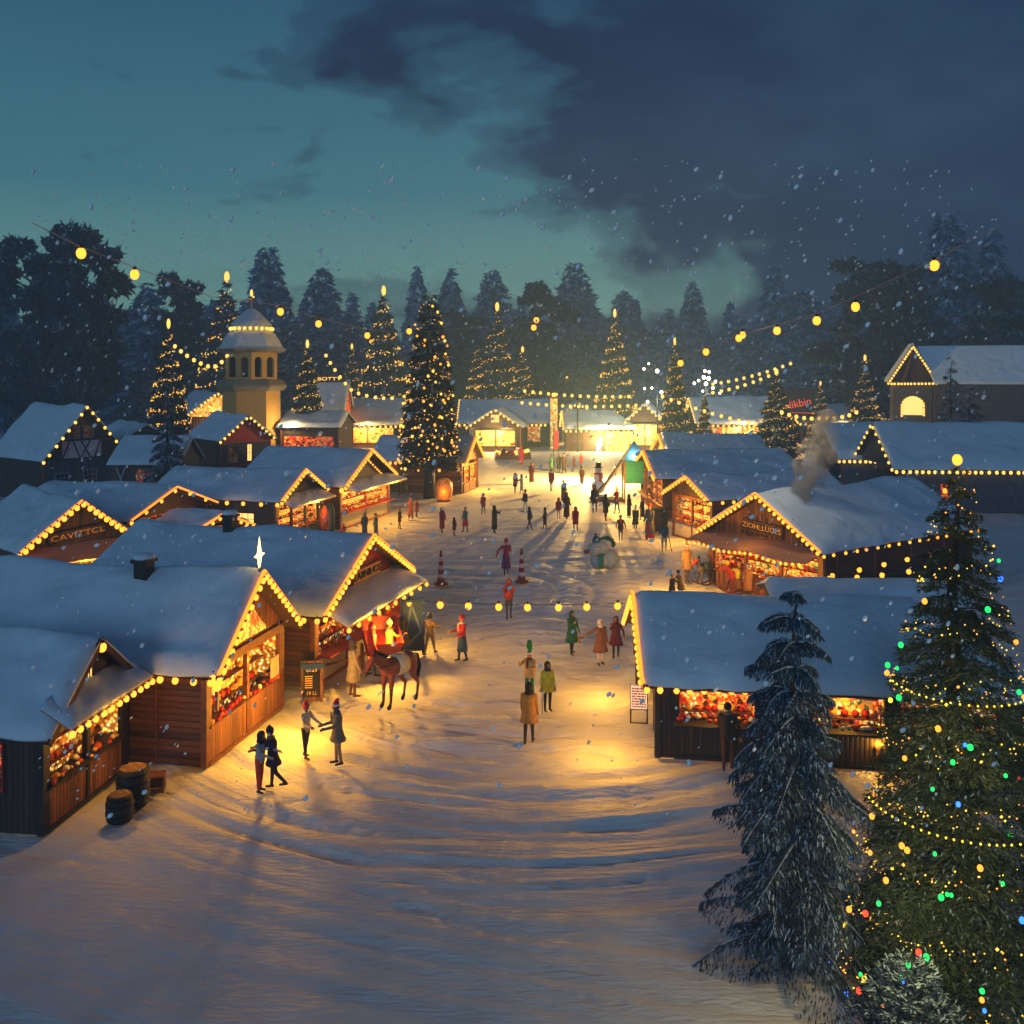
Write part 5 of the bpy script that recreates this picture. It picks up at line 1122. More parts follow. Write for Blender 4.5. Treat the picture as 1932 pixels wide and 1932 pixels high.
pr(1164, 969, 50, 'person in red jacket, blue jeans and white cap below the slide', yaw=R(-60), top='7a1c20', legs='20407c', hat='beanie', hatc='c8c0b8', armL=(.5, .1, 1.0), armR=(.2, .1, .4))
pr(1122, 967, 52, 'person in black long jacket with orange bib and blue ski boots', yaw=R(-10), top='a8481c', coat='16161c', hem=.6, flare=.03, legs='1c4a7a', hat='hood', hatc='16161c', boots='1a3050')
pr(1086, 1002, 46, 'person in plain bright red robe and navy trousers', yaw=R(-20), top='8c1418', coat='901418', hem=.5, flare=.06, legs='141a2c', hat='hood', hatc='7a1014')
pr(1069, 979, 50, 'person in long dark brown striped robe next to a red hood', yaw=R(30), top='2c1a16', coat='3a221a', hem=.15, flare=.06, legs='1c1412', hat='hood', hatc='4a2c1c')
pr(1054, 979, 40, 'child-sized person in bulky red hooded jacket and pale trousers', yaw=R(0), top='8c1414', coat='8c1414', hem=.75, flare=.12, legs='a89890', hat='hood', hatc='8c1414', wide=1.15)
pr(1028, 998, 41, 'person in plain brown coat, arms held in', yaw=R(-80), top='4a2a1a', coat='4a2a1a', hem=.35, flare=.02, legs='3a2418', hat='hood', hatc='4a2c1c')
pr(999, 999, 44, 'person in dark slate coat with legs apart', yaw=R(60), top='24282c', coat='24282c', hem=.75, flare=.02, legs='2a2c30', hat='hood', hatc='202428', legsp=(.3, -.25))
pr(991, 966, 42, 'person in dark wine puffer jacket with pale leggings', yaw=R(-50), top='1c1a28', coat='301828', hem=.85, flare=.12, legs='b8b8b8', wide=1.25, hat='beanie', hatc='30141c')
pr(972, 930, 37, 'person in crimson jacket over a blue tunic', yaw=R(30), top='8c1c2c', coat='7a1c2c', hem=.8, flare=.05, legs='b09060', skirt='1c2c60', skirtz=.6, hat='hood', hatc='3a1c1c')
pr(984, 931, 36, 'person in blue-winged cape beside the crimson jacket', yaw=R(-80), top='1c4a78', coat='8a8890', hem=.3, flare=.03, legs='8a8890', hat='hood', hatc='2c4c6c', armR=(.9, .1, .1), armL=(.9, .1, .1))
pr(1003, 911, 38, 'person in long chestnut dress standing alone in the golden glow', yaw=R(0), top='5a2414', coat='5e2614', hem=.1, flare=.06, legs='2c140e', hat='hood', hatc='4a2010')
pr(1040, 927, 42, 'person in burgundy jacket and grey boots holding skis', yaw=R(20), top='6a1428', coat='70142c', hem=.75, flare=.06, legs='5a5c58', hat='beanie', hatc='3a5a3c')
pr(1040, 893, 36, 'person in large sea-green cloak beneath the red banner', yaw=R(-60), top='3c6a4c', coat='3e6e50', hem=.5, flare=.1, legs='3a4c3c', hat='hood', hatc='2c3c34', wide=1.1)
pr(1054, 892, 36, 'person in black coat, left of a standing pair in the far square', yaw=R(10), top='16181a', coat='1a1a18', hem=.4, flare=.04, legs='101010', hat='hood', hatc='241c18')
pr(1064, 893, 38, 'person in dark brown coat, right of a standing pair in the far square', yaw=R(-15), top='2c1c14', coat='33201a', hem=.3, flare=.03, legs='1c1410', hat='brim', hatc='2c1c14')
pr(1063, 950, 44, 'person in green scarf and rust-brown robe in the middle of the square', yaw=R(40), top='5a4028', coat='4c3424', hem=.2, flare=.03, legs='2c2018', hat='beanie', hatc='1c7040', scarf='1c8048')
pr(1098, 914, 34, 'person in bronze quilted coat and teal hat', yaw=R(0), top='6a4418', coat='6a4418', hem=.15, flare=.08, legs='2c1c10', hat='beanie', hatc='1c5a4c')
pr(1083, 884, 22, 'small child in dark red snowsuit in the far glow', yaw=R(-30), top='8c1c1c', coat='7a1818', hem=.3, flare=.1, legs='3a1414', hat='hood', hatc='7a1414')
pr(1096, 884, 28, 'small child in bright red jacket in the far glow', yaw=R(30), top='b01c1c', coat='a81818', hem=.6, flare=.05, legs='3a1414', hat='beanie', hatc='b01c1c')
pr(983, 878, 36, 'person in glittery crimson gown near the far huts', yaw=R(0), top='a8243c', coat='a8243c', hem=.1, flare=.04, legs='5a1424', hat='hood', hatc='b03048')
pr(933, 1006, 52, 'person in long grey-brown coat with hand raised to the mouth', yaw=R(50), top='2c2824', coat='332e28', hem=.25, flare=.04, legs='2a2622', hat='hood', hatc='1c1814', armR=(1.0, .1, 1.7))
pr(912, 970, 39, 'person in rust-red parka and blue jeans, alone near the log cabin', yaw=R(-30), top='6a1c14', coat='74201a', hem=.75, flare=.07, legs='20406a', hat='beanie', hatc='2c1414')
pr(878, 1004, 48, 'person in teal top and flared crimson skirt leading a child', yaw=R(-50), top='2c5a5c', skirt='a0142c', skirtz=.45, legs='1c1a20', hair='101014')
pr(857, 1011, 35, 'child in dark red hood led by the person in the crimson skirt', yaw=R(60), top='4a1418', coat='4c161a', hem=.6, flare=.08, legs='5a2018', hat='hood', hatc='3a1014')
pr(834, 1005, 48, 'person in straight crimson coat standing left of the child', yaw=R(40), top='7a1024', coat='801226', hem=.3, flare=.03, legs='3a1a4c', hat='hood', hatc='3a0c14')
pr(775, 980, 40, 'person in orange-lit hood with blue-striped coat, near the red counter stall', yaw=R(-30), top='b05a28', coat='a85428', hem=.3, flare=.08, legs='2c2018', hat='hood', hatc='c07038')
pr(786, 976, 36, 'person in rust coat and black hat huddled behind the orange-lit hood', yaw=R(60), top='b0602c', coat='a04c24', hem=.5, flare=.1, legs='2c2018', hat='beanie', hatc='14141c')
pr(754, 998, 40, 'person in brown coat with glowing orange beanie', yaw=R(80), top='5a2c18', coat='5a2c18', hem=.6, flare=.03, legs='6a5a4c', hat='beanie', hatc='c8481c', hair='b8481c')
pr(688, 1012, 44, 'person in navy dress coat behind the second stall roof', yaw=R(0), top='26324c', coat='2a3650', hem=.2, flare=.05, legs='1c2438', hat='hood', hatc='2a3248')
pr(709, 1013, 44, 'person in grey-green coat turned to the person in navy', yaw=R(-60), top='4c5a54', coat='4c5a54', hem=.35, flare=.05, legs='3c4844', hat='brim', hatc='4c5650')
pr(648, 1018, 30, 'small child in raspberry coat beside the hanging blue cloths', yaw=R(0), top='7a1c34', coat='7a1c34', hem=.3, flare=.08, legs='3a1420', hat='hood', hatc='6a1830')
pr(1187, 978, 46, 'person in long black coat at the foot of the slide', yaw=R(60), top='1c1614', coat='201816', hem=.2, flare=.03, legs='141010', hat='hood', hatc='2c201c')
pr(1199, 998, 44, 'person in dark green cape with small lantern glow', yaw=R(0), top='1c3a2c', coat='1c3a2c', hem=.35, flare=.14, legs='141c18', hat='cone', hatc='5a6a2c')
pr(1212, 982, 44, 'person in pink flowered shawl in the crowd by the mauve-roofed stall', yaw=R(-70), top='b04c5c', coat='3a1c20', hem=.3, flare=.08, legs='1c1014', hat='hood', hatc='c0606c')
pr(1160, 905, 30, 'person in black at the top end of the slide queue', yaw=R(-60), top='1c2024', coat='20242a', hem=.5, flare=.03, legs='16181c', hat='beanie', hatc='1c1c20')

# ------------------------------------------------------------------ horse
def horse():
    p = PZ(752, 1328); r = thing('horse', 'brown horse with black tail and white-lit saddle cloth, standing by the red-gabled stall', 'horse', (p.x, p.y, 0), R(-38), None, 1.1)
    br, dk, bk, pk = pm('horse_hide', '7c3824', .5, .3, 2, .1), pm('dark_hide', '33180f', .5, .3, 3, .1), cloth('120c0a'), cloth('8c4a38')
    P = [((0, -.42, 1.18), (0, -.1, 1.15), .27, .28, br), ((0, -.1, 1.15), (0, .35, 1.22), .28, .28, br), ((0, .35, 1.22), (0, .5, 1.2), .28, .22, br),
         ((0, -.5, 1.22), (0, -.88, 1.5), .21, .14, br), ((0, -.88, 1.5), (0, -1.02, 1.56), .13, .11, br), ((0, -1.02, 1.56), (0, -1.3, 1.22), .105, .062, br), ((0, -1.3, 1.22), (0, -1.33, 1.16), .066, .058, dk)]
    for s in (-1, 1):
        P += [((s*.05, -.93, 1.62), (s*.07, -.92, 1.74), .03, .008, br)]
        P += [((s*.15, -.42, 1.05), (s*.15, -.45, .62), .12, .065, br), ((s*.15, -.45, .62), (s*.15, -.46, .2), .055, .04, dk), ((s*.15, -.46, .2), (s*.15, -.50, .1), .045, .045, dk), ((s*.15, -.50, .10), (s*.15, -.54, .05), .055, .062, bk)]
        o = .12*s
        P += [((s*.14, .42, 1.1), (s*.15, .32+o, .78), .17, .10, br), ((s*.15, .32+o, .78), (s*.15, .55+o, .52), .085, .055, br), ((s*.15, .55+o, .52), (s*.15, .50+o, .16), .045, .038, dk), ((s*.15, .50+o, .16), (s*.15, .44+o, .05), .045, .06, bk)]
    inst(fuse(P, .022), 'body', r)
    b = MB(); 
    for i in range(9): t = i/8; b.ell((0, -.52-.42*t, 1.48+.24*t), (.05, .07, .09), 8, 6)
    b.build('mane', bk, r, True)
    q = [((0, .66, 1.32), (0, .78, 1.25), .05, .06, bk), ((0, .78, 1.25), (0, .84, .9), .06, .09, bk), ((0, .84, .9), (0, .8, .5), .09, .03, bk)]
    inst(fuse(q, .02, 'tail'), 'tail', r)
    b = MB(); b.lathe([(.31, -.24), (.315, .0), (.31, .24)], 20); o = b.build('saddle_cloth', cloth('d8c8a0'), r, True, T=Matrix.Translation((0, 0, 1.17)) @ Matrix.Rotation(R(90), 4, 'X') @ Matrix.Diagonal((1, 1, .8, 1)))
    for s in (-1, 1): b = MB(); b.ell((s*.085, -1.1, 1.5), .018, 6, 5); b.build('eye', EYE, r, True)
    b = MB(); b.bar((-.07, -1.26, 1.33), (.07, -1.26, 1.33), .03, .03); b.tube((.09, -1.24, 1.3), (.25, -.35, 1.3), .01); b.tube((-.09, -1.24, 1.3), (-.25, -.35, 1.3), .01); b.build('bridle', bk, r)
horse()
# red hand-cart between counter and horse
p = PZ(716, 1270); t = thing('hand_cart', 'red-lined wooden hand cart tilted against the stall counter behind the horse', 'cart', (p.x, p.y+.6, 0), R(15))
b = MB(); b.add([(-.5, -.9, .75), (.5, -.9, .75), (.5, .9, 1.15), (-.5, .9, 1.15), (-.65, -1.05, 1.15), (.65, -1.05, 1.15), (.65, 1.05, 1.6), (-.65, 1.05, 1.6)], [(0, 3, 2, 1), (0, 1, 5, 4), (1, 2, 6, 5), (2, 3, 7, 6), (3, 0, 4, 7)]); b.build('tub', M['red'], t)
b = MB()
for s in (-1, 1): b.bar((s*.6, -1.9, .65), (s*.6, .9, 1.05), .06, .08)
b.build('shaft', M['beam'], t)
for s in (-1, 1):
    b = MB()
    for i in range(16):
        a, c = 2*math.pi*i/16, 2*math.pi*(i+1)/16; b.bar((s*.7, .45*math.cos(a), .47+.45*math.sin(a)), (s*.7, .45*math.cos(c), .47+.45*math.sin(c)), .05, .06)
        if i % 2 == 0: b.bar((s*.7, 0, .47), (s*.7, .43*math.cos(a), .47+.43*math.sin(a)), .03, .03)
    b.build('wheel', M['beam'], t)

# ------------------------------------------------------------------ props
def barrel(name, label, vx, vy, h, rr, cat='barrel', loc=None, snow=False, z=0, tone='barrel_wood'):
    p = loc or PZ(vx, vy); t = thing(name, label, cat, (p[0], p[1], z), 0)
    prof = [(rr*.82, 0), (rr*.95, h*.22), (rr, h*.5), (rr*.95, h*.78), (rr*.82, h)]
    b = MB(); b.lathe(prof, 22); b.build('staves', BARW, t, True)
    for f in (.12, .33, .67, .88):
        r0 = rr*(.82+.18*math.sin(math.pi*f)**.8)+.012; b = MB(); b.lathe([(r0-.02, h*f-.03), (r0, h*f-.03), (r0, h*f+.03), (r0-.02, h*f+.03)], 22); b.build('hoop', M['iron'], t, True)
    b = MB(); b.lathe([(rr*.76, h+.002), (rr*.76, h+.018), (rr*.70, h+.02)], 22); b.build('lid', LIDW, t); return t
BARW = planks('barrel_staves', '100d0c', '2e2119', 'v', .12); LIDW = planks('barrel_lid', '5a3c1c', '9a6c34', 'v', .1)
barrel('wooden_barrel', 'larger dark barrel with metal hoops behind the smaller one by the small hut', 251, 1519, .92, .40)
barrel('wooden_barrel', 'smaller front barrel beside the small dark hut', 226, 1548, .62, .32)
p = PZ(292, 1492); t = thing('wooden_crate', 'small slatted crate beside the two barrels', 'crate', (p.x, p.y, 0), R(12))
b = MB()
for i in range(3):
    z = .02+i*.13
    for y in (-.2, .18): b.box((-.25, y, z), (.25, y+.02, z+.11))
    for x in (-.25, .23): b.box((x, -.178, z), (x+.02, .178, z+.11))
b.build('side_slat', M['log'], t)
b = MB(); b.box((-.26, -.21, .4), (.26, .21, .43)); b.build('lid', M['beam'], t)
b = MB()
for x in (-.24, .2):
    for y in (-.215, .201): b.box((x, y, 0), (x+.04, y+.014, .4))
b.build('corner_batten', M['beam'], t)
for i, (vx, lab) in enumerate(((832, 'tall red and white striped cone, left of the two'), (984, 'tall red and white striped cone next to the person in purple'))):
    p = PZ(vx, 1103 if i == 0 else 1099); t = thing('striped_cone', lab, 'traffic cone', (p.x, p.y, 0), 0, 'striped cones in the square')
    H = 1.62; n = 7
    b = MB(); b.lathe([(.34, 0), (.36, .04), (.34, .10), (.24, .12)], 20); b.build('base', cloth('5a1418'), t, True)
    for j in range(n):
        z0 = .12+(H-.12)*j/n; z1 = .12+(H-.12)*(j+1)/n; rf = lambda z: .21*(1-(z/H)**1.0*.72); bb = MB(); bb.lathe([(rf(z0), z0+.001), (rf(z1), z1)], 18)
        bb.build('band', cloth('7a1420') if j % 2 == 0 else cloth('b0a8b4'), t, True)
    b = MB(); b.ell((0, 0, H), (.06, .06, .1), 10, 8); b.build('tip', cloth('6a1420' if i else '2a1c20'), t, True)
# sandwich board
p = PZ(588, 1325); t = thing('menu_board', 'orange wooden sandwich board with blackboard panel beside the large stall', 'sign', (p.x, p.y, 0), R(8))
b = MB(); Tq = Matrix.Rotation(R(-8), 4, 'X')
for x0, x1, z0, z1 in ((-.36, -.27, 0, 1.3), (.27, .36, 0, 1.3), (-.27, .27, 1.12, 1.3), (-.27, .27, 0.02, .16)): b.box((x0, -.03, z0), (x1, .03, z1))
b.build('frame', M['vert'], t, T=Tq); b = MB(); b.box((-.268, -.012, .162), (.268, .012, 1.118)); b.build('blackboard', M['dark'], t, T=Tq)
for txt, z, s in (('GFZY', 1.0, .15), ('19 LL', .28, .16)):
    me = text_mesh(txt, s, .004, M['signtext']); me.transform(Tq @ Matrix.Translation((0, -.02, z)) @ Matrix.Rotation(R(90), 4, 'X')); inst(me, 'lettering', t)
b = MB()
for i in range(6): b.box((-.22, -.022, .45+i*.07), (.02, -.0125, .475+i*.07))
b.build('menu_lines', M['signtext'], t, T=Tq)
b = MB(); b.box((-.36, .0, 0), (.36, .04, 1.25)); b.build('rear_leaf', cloth('2b4d86'), t, T=Matrix.Translation((0, .38, 0)) @ Matrix.Rotation(R(14), 4, 'X'))
# lit board at right
p = PZ(1205, 1366); t = thing('lit_menu_board', 'backlit menu on a metal easel at the corner of the long right stall', 'sign', (p.x, p.y, 0), R(-6))
b = MB()
for x in (-.24, .26): b.tube((x, 0, .02), (x, .12, 1.15), .02)
b.tube((-.26, 0, .03), (.28, 0, .03), .02); b.tube((-.24, .05, .42), (.26, .05, .42), .015); b.tube((-.24, 0, .02), (-.24, .4, .02), .02); b.tube((.26, 0, .02), (.26, .4, .02), .02); b.build('easel', M['iron'], t)
b = MB(); b.box((-.24, -.03, .45), (.25, .01, 1.14)); o = b.build('light_panel', emis('menu_glow', (1, .62, .36), 1.1), t, T=Matrix.Translation((0, .04, 0)))
b = MB(); rr = random.Random(3)
for i in range(8):
    x = -.2
    while x < .2: w_ = rr.uniform(.03, .12); b.box((x, -.036, .5+i*.078), (min(.22, x+w_), -.0305, .54+i*.078)); x += w_+.02
b.build('menu_lines', cloth('a01c1c'), t, T=Matrix.Translation((0, .04, 0)))
# tall framed panel + pole holding the light line
PR = PY(1198, 1235, 36.0); PL = PY(799, 1235, 36.0)
t = thing('banner_post', 'tall narrow post frame where the low light line ends at its right', 'post', (PR.x, 36, 0), 0)
b = MB(); b.box((-.06, -.05, 0), (.02, .05, 2.1)); b.box((.30, -.05, 0), (.36, .05, 2.1)); b.box((.0201, -.04, 1.98), (.2999, .04, 2.06)); b.box((.0201, -.04, .1), (.2999, .04, .18)); b.build('frame', M['beam'], t)
b = MB(); b.box((.03, -.01, .19), (.29, .01, 1.97)); b.build('cloth_panel', cloth('9a5a3c'), t)
t2 = thing('stage_gate', 'blue gate with diagonal brace standing right of the red-gabled stall', 'gate', (PL.x, 36.0, 0), R(8))
b = MB(); b.box((-.06, -.05, 0), (.04, .05, 2.15)); b.box((-.85, -.05, 0), (-.78, .05, 2.1)); b.box((-.78, -.05, 2.0), (-.06, .05, 2.1)); b.build('frame', cloth('2c4460'), t2)
b = MB(); b.box((-.775, -.01, .15), (-.065, .02, 1.98)); b.build('panel', cloth('3a4c5c'), t2)
b = MB(); b.bar((-.76, -.03, .2), (-.45, -.03, 1.9), .03, .08); b.bar((-.45, -.03, 1.9), (-.1, -.03, .9), .03, .08); b.bar((-.76, -.03, .2), (-.1, -.03, .9), .03, .08); b.build('brace', cloth('6a7c8c'), t2)
def line(name, label, pts, spacing, r, key, n=14, sag=.2, cable=.012, group=None, drop=None, lamps=0, jit=.05):
    t = thing(name, label, 'string lights', pts[0], 0, group); P0 = Vector(pts[0]); out = []
    for a, c in zip(pts, pts[1:]):
        a = Vector(a)-P0; c = Vector(c)-P0
        for i in range(n): u = i/n; q = a.lerp(c, u); q.z -= 4*sag*u*(1-u); out.append(q)
    out.append(Vector(pts[-1])-P0)
    string(t, out, spacing, r, key, drop=drop, cable=cable, name='cable', jit=jit)
    if lamps:
        for i in range(lamps): q = out[int((i+.5)/lamps*len(out))]; lamp(t, (q.x, q.y, q.z-.15), 10, WARM)
    return t
line('string_lights', 'low line of round bulbs strung across the middle of the square', [tuple(PY(772, 1133, 36)), tuple(PY(1197, 1137, 36))], 1.12, .13, 'bulb', sag=.12, lamps=3, drop=.1)
# overhead strings in the sky
def over(name, label, pts, Ys, r, group='large bulbs strung high above the square', drop=.5):
    W_ = [PY(x, y, Y) for (x, y), Y in zip(pts, Ys)]; P0 = W_[0]; t = thing(name, label, 'string lights', tuple(P0), 0, group); b = MB()
    me = bulb_mesh('bulb', r, M['bulb'])
    for a, c in zip(W_, W_[1:]): b.tube(a-P0, c-P0, .012, .012, 4)
    cab = b.build('cable', M['framel'], t); return t, cab, P0, me
t, cab, P0, me = over('overhead_lights', 'high sagging wire with big round bulbs coming in from the upper left', [(60, 420), (153, 466), (254, 504), (400, 560), (529, 576), (601, 600), (693, 622), (772, 628), (1007, 607), (1012, 592)], [22, 24, 27, 33, 40, 46, 54, 58, 60, 60], .10)
for x, y, Y in ((153, 478, 24), (254, 518, 27), (529, 588, 40), (601, 611, 46), (693, 633, 54), (772, 625, 58), (1007, 618, 60), (1012, 604, 58)): inst(me, 'bulb', cab, tuple(PY(x, y, Y)-P0), None).scale = (1+Y*.012,)*3
t, cab, P0, me = over('overhead_lights', 'high rising wire with big round bulbs going to the upper right', [(1284, 676), (1332, 655), (1397, 632), (1466, 612), (1541, 592), (1614, 560), (1763, 490), (1900, 418)], [52, 46, 42, 36, 32, 29, 25, 22], .10)
for x, y, Y in ((1284, 685, 52), (1332, 664, 46), (1394, 638, 42), (1401, 632, 44), (1466, 624, 36), (1541, 605, 32), (1614, 579, 29), (1763, 501, 25)): inst(me, 'bulb', cab, tuple(PY(x, y, Y)-P0), None).scale = (1+Y*.012,)*3
FG = 'strings of lights over the far huts'
for lab, pts, Y in (('upper string of bulbs along the far row, over the pavilion', [(990, 735), (1195, 745)], 120), ('lower string of bulbs along the far row, over the pavilion', [(985, 757), (1200, 762)], 118),
                    ('rising string of far bulbs left of the neon sign', [(1345, 738), (1465, 700)], 115), ('second rising string of far bulbs reaching the thin lit fir', [(1345, 722), (1492, 683)], 120),
                    ('swag of orange bulbs between the slim lit fir and the church tower', [(330, 650), (400, 690), (435, 660)], 98), ('string of far bulbs between tower fir and tall dark fir', [(615, 668), (665, 735), (745, 748)], 112),
                    ('garland of bulbs in front of the neon sign', [(1475, 775), (1560, 785), (1625, 770)], 100), ('string of bulbs over the mauve-roofed stalls', [(1250, 745), (1440, 800)], 108)):
    line('string_lights', lab, [tuple(PY(x, y, Y)) for x, y in pts], 1.0 if Y > 105 else .8, .2, 'bulbf', sag=.3, cable=.015, group=FG)
line('string_lights', 'bulbs strung along the dark side wall of the name-board stall', [tuple(PY(1565, 1087, 38)), tuple(PY(1760, 1066, 38))], 1.05, .1, 'bulb', sag=.1, group=FG)
line('string_lights', 'tangle of gold bulbs at the corner between the sign gable and the unlit stall', [tuple(PY(262, 990, 48)), tuple(PY(285, 983, 48)), tuple(PY(312, 988, 48)), tuple(PY(296, 998, 48)), tuple(PY(280, 1006, 48)), tuple(PY(266, 1012, 48))], .28, .13, 'bulb', n=3, sag=.1, group=FG)
# fence with small lights
p0, p1 = PZ(752, 935), PZ(835, 905); L = (p1-p0).length; t = thing('mesh_fence', 'dark mesh fence sprinkled with tiny lights and snowy top rail, left of the wicker ball', 'fence', tuple(p0), math.atan2(p1.y-p0.y, p1.x-p0.x))
b = MB(); b.box((0, -.02, .1), (L, .02, 1.5)); q = b.build('panel', goods_mat('fence_lights', [(0, (.01, .03, .02, 1)), (.62, Yl), (.7, (.01, .03, .02, 1))], 5, 1.5, 4.4), t)
b = MB(); b.box((-.05, -.06, 1.503), (L+.05, .06, 1.62)); b.build('snowy_rail', M['snow'], t)
for i in range(4): b = MB(); b.box((i*L/3-.05, -.09, 0), (i*L/3+.05, -.022, 1.6)); b.build('post', M['beam'], t)
p = PZ(838, 945); t = thing('wicker_ball', 'barrel-shaped glowing wicker lantern beside the dark fir trunk', 'lantern', (p.x, p.y, 0), 0)
b = MB(); b.lathe([(.5, 0), (.62, .3), (.72, .9), (.66, 1.4), (.45, 1.75), (.15, 1.88)], 20); b.build('basket', goods_mat('wicker_glow', [(0, Or), (.3, (.9, .34, .06, 1)), (.6, Or)], 5, .9, 2.2), t, True)
b = MB(); b.lathe([(.55, -.0), (.6, .06), (.55, .12)], 20); b.build('rim', M['beam'], t)
lamp(t, (.0, -1.1, .8), 12, WARM)
# central glow: bright star lantern on a pole
p = PZ(1130, 905); t = thing('star_lantern', 'dazzling white star lantern on a pole in the far square', 'lantern', (p.x, p.y, 0), 0)
b = MB(); b.lathe([(.35, 0), (.3, .2), (.08, .3), (.06, 2.9)], 12); b.build('pole', M['iron'], t, True)
b = MB()
for k in range(6):
    u = Vector((math.cos(k*math.pi/3), 0, math.sin(k*math.pi/3))); 
    L_ = 1.0 if k in (1, 4) else .55
    for v in (Vector((0, 1, 0)),): b.tube((0, 0, 3.4), Vector((0, 0, 3.4))+Vector((u.x*L_*.6, 0, u.z*L_)), .17, .01, 6)
b.ell((0, 0, 3.4), .26, 10, 8); b.build('star', M['bulbw'], t); lamp(t, (0, -.4, 3.8), 11500, (1, .58, .13), .3)
# snowmen
def snowman(name, label, p, s, rz=0, scarf='b01c1c', extra=None):
    t = thing(name, label, 'snowman', tuple(p), rz, None, s)
    inst(fuse([((0, 0, .42), (0, 0, .42), .44, .44, M['snow']), ((0, 0, .98), (0, 0, .98), .31, .31, M['snow']), ((0, 0, 1.4), (0, 0, 1.4), .22, .22, M['snow'])], .03), 'body', t)
    b = MB(); b.lathe([(.25, 1.16), (.27, 1.2), (.25, 1.26)], 16); b.box((.02, -.33, .75), (.14, -.28, 1.22)); b.build('scarf', cloth(scarf), t, True)
    b = MB(); b.tube((0, -.2, 1.4), (0, -.42, 1.38), .04, .008, 8); b.build('nose', cloth('c05a1c'), t)
    for sx in (-1, 1): b = MB(); b.ell((sx*.08, -.2, 1.46), .025, 6, 5); b.build('eye', EYE, t)
    return t
t = snowman('snowman', 'white snowman with red scarf and dark hat under the dazzling star lantern', PZ(1129, 931), 1.45)
b = MB(); b.lathe([(.28, 1.56), (.28, 1.59), (.17, 1.6), (.16, 1.85), (.02, 1.86)], 16); b.build('hat', cloth('1c1a1c'), t, True)
p = PZ(1136, 1074); t = thing('snow_figure', 'toppled big snow figure with teal scarf, beanie and green wreath lying in the square', 'snowman', (p.x, p.y, 0), R(5))
SG = snow_mat('grey_snow', .4, 1.5, '98a3a6')
inst(fuse([((-.15, 0, .5), (-.15, 0, .5), .52, .52, SG), ((-.38, -.12, 1.12), (-.1, -.1, 1.2), .42, .40, SG), ((.42, .15, .55), (.42, .15, .55), .55, .55, SG)], .035), 'body', t)
b = MB(); b.lathe([(.36, 0), (.4, .12), (.34, .2)], 18); b.build('scarf', cloth('1c6a60'), t, True, T=Matrix.Translation((-.24, -.08, .78)) @ Matrix.Rotation(R(12), 4, 'Y'))
b = MB(); b.box((-.3, -.60, .18), (-.02, -.52, .85)); b.build('scarf_end', cloth('1c6a60'), t)
b = MB(); b.lathe([(.22, 0), (.24, .05), (.2, .22), (.08, .36), (.01, .38)], 14); b.build('beanie', cloth('1c5058'), t, True, T=Matrix.Translation((-.32, -.1, 1.46)) @ Matrix.Rotation(R(-8), 4, 'Y'))
b = MB(); b.ell((-.36, -.12, 1.9), (.1, .1, .08), 8, 6); b.build('pompom', cloth('7a3424'), t, True)
b = MB(); b.ell((-.88, -.2, 1.0), (.16, .13, .12), 10, 8); b.build('mitten', cloth('6a3424'), t, True)
for i, (x, z) in enumerate(((-.42, 1.28), (-.28, 1.3), (-.15, 1.27), (-.34, 1.12), (-.22, 1.12))): b = MB(); b.ell((x, -.5, z), .03, 6, 5); b.build('coal_button', EYE, t)
b = MB(); rr = random.Random(4)
for i in range(60):
    a = -.3+i/60*3.0; b.ell((.22+.42*math.cos(a)+rr.uniform(-.05, .05), .1+rr.uniform(-.1, .1), 1.32+.34*math.sin(a)+rr.uniform(-.05, .05)), rr.uniform(.05, .09), 6, 5)
b.build('wreath', cloth('1c5a34'), t, True)
# toy horses
def toy(label, vx, vy, s, rz, body, trim, head, seat):
    p = PZ(vx, vy); t = thing('rocking_horse', label, 'rocking horse', (p.x, p.y, 0), rz, 'toy horses before the name-board stall', s)
    inst(fuse([((0, -.25, .85), (0, .35, .88), .2, .21, cloth(body)), ((0, -.3, .95), (0, -.5, 1.25), .15, .11, cloth(body)), ((0, -.52, 1.28), (0, -.78, 1.12), .11, .07, cloth(head))]+
              [((sx*.12, y, .75), (sx*.18, y+(-.12 if y < 0 else .12), .14), .07, .045, cloth(trim)) for sx in (-1, 1) for y in (-.25, .35)], .028), 'body', t)
    for sx in (-1, 1):
        b = MB()
        for i in range(10): a, c = -.75+i*.15, -.75+(i+1)*.15; b.bar((sx*.2, 1.1*math.sin(a), 1.16-1.1*math.cos(a)), (sx*.2, 1.1*math.sin(c), 1.16-1.1*math.cos(c)), .06, .07)
        b.build('rocker', cloth(trim), t)
    b = MB(); b.lathe([(.225, -.16), (.24, 0), (.225, .16)], 16); b.build('saddle', cloth(seat), t, True, T=Matrix.Translation((0, .05, .9)) @ Matrix.Rotation(R(90), 4, 'X'))
    b = MB(); b.ell((0, -.45, 1.42), (.06, .16, .12), 8, 6); b.build('mane', cloth(seat), t, True)
toy('grey rocking horse with red head cover, leftmost of the toy horses', 1330, 1104, 1.0, R(-60), '4c4a44', '4a3a2c', 'a8281c', '3c4a44')
toy('dark rocking horse with red and silver bundle, middle of the toy horses', 1362, 1094, 1.1, R(-75), '33382e', '3a2c1c', '6a6c64', '9c1c1c')
toy('red rocking horse with bright yellow saddle, rightmost of the toy horses', 1388, 1122, 1.1, R(-70), 'a02818', '6a2418', 'b04820', 'd8c018')
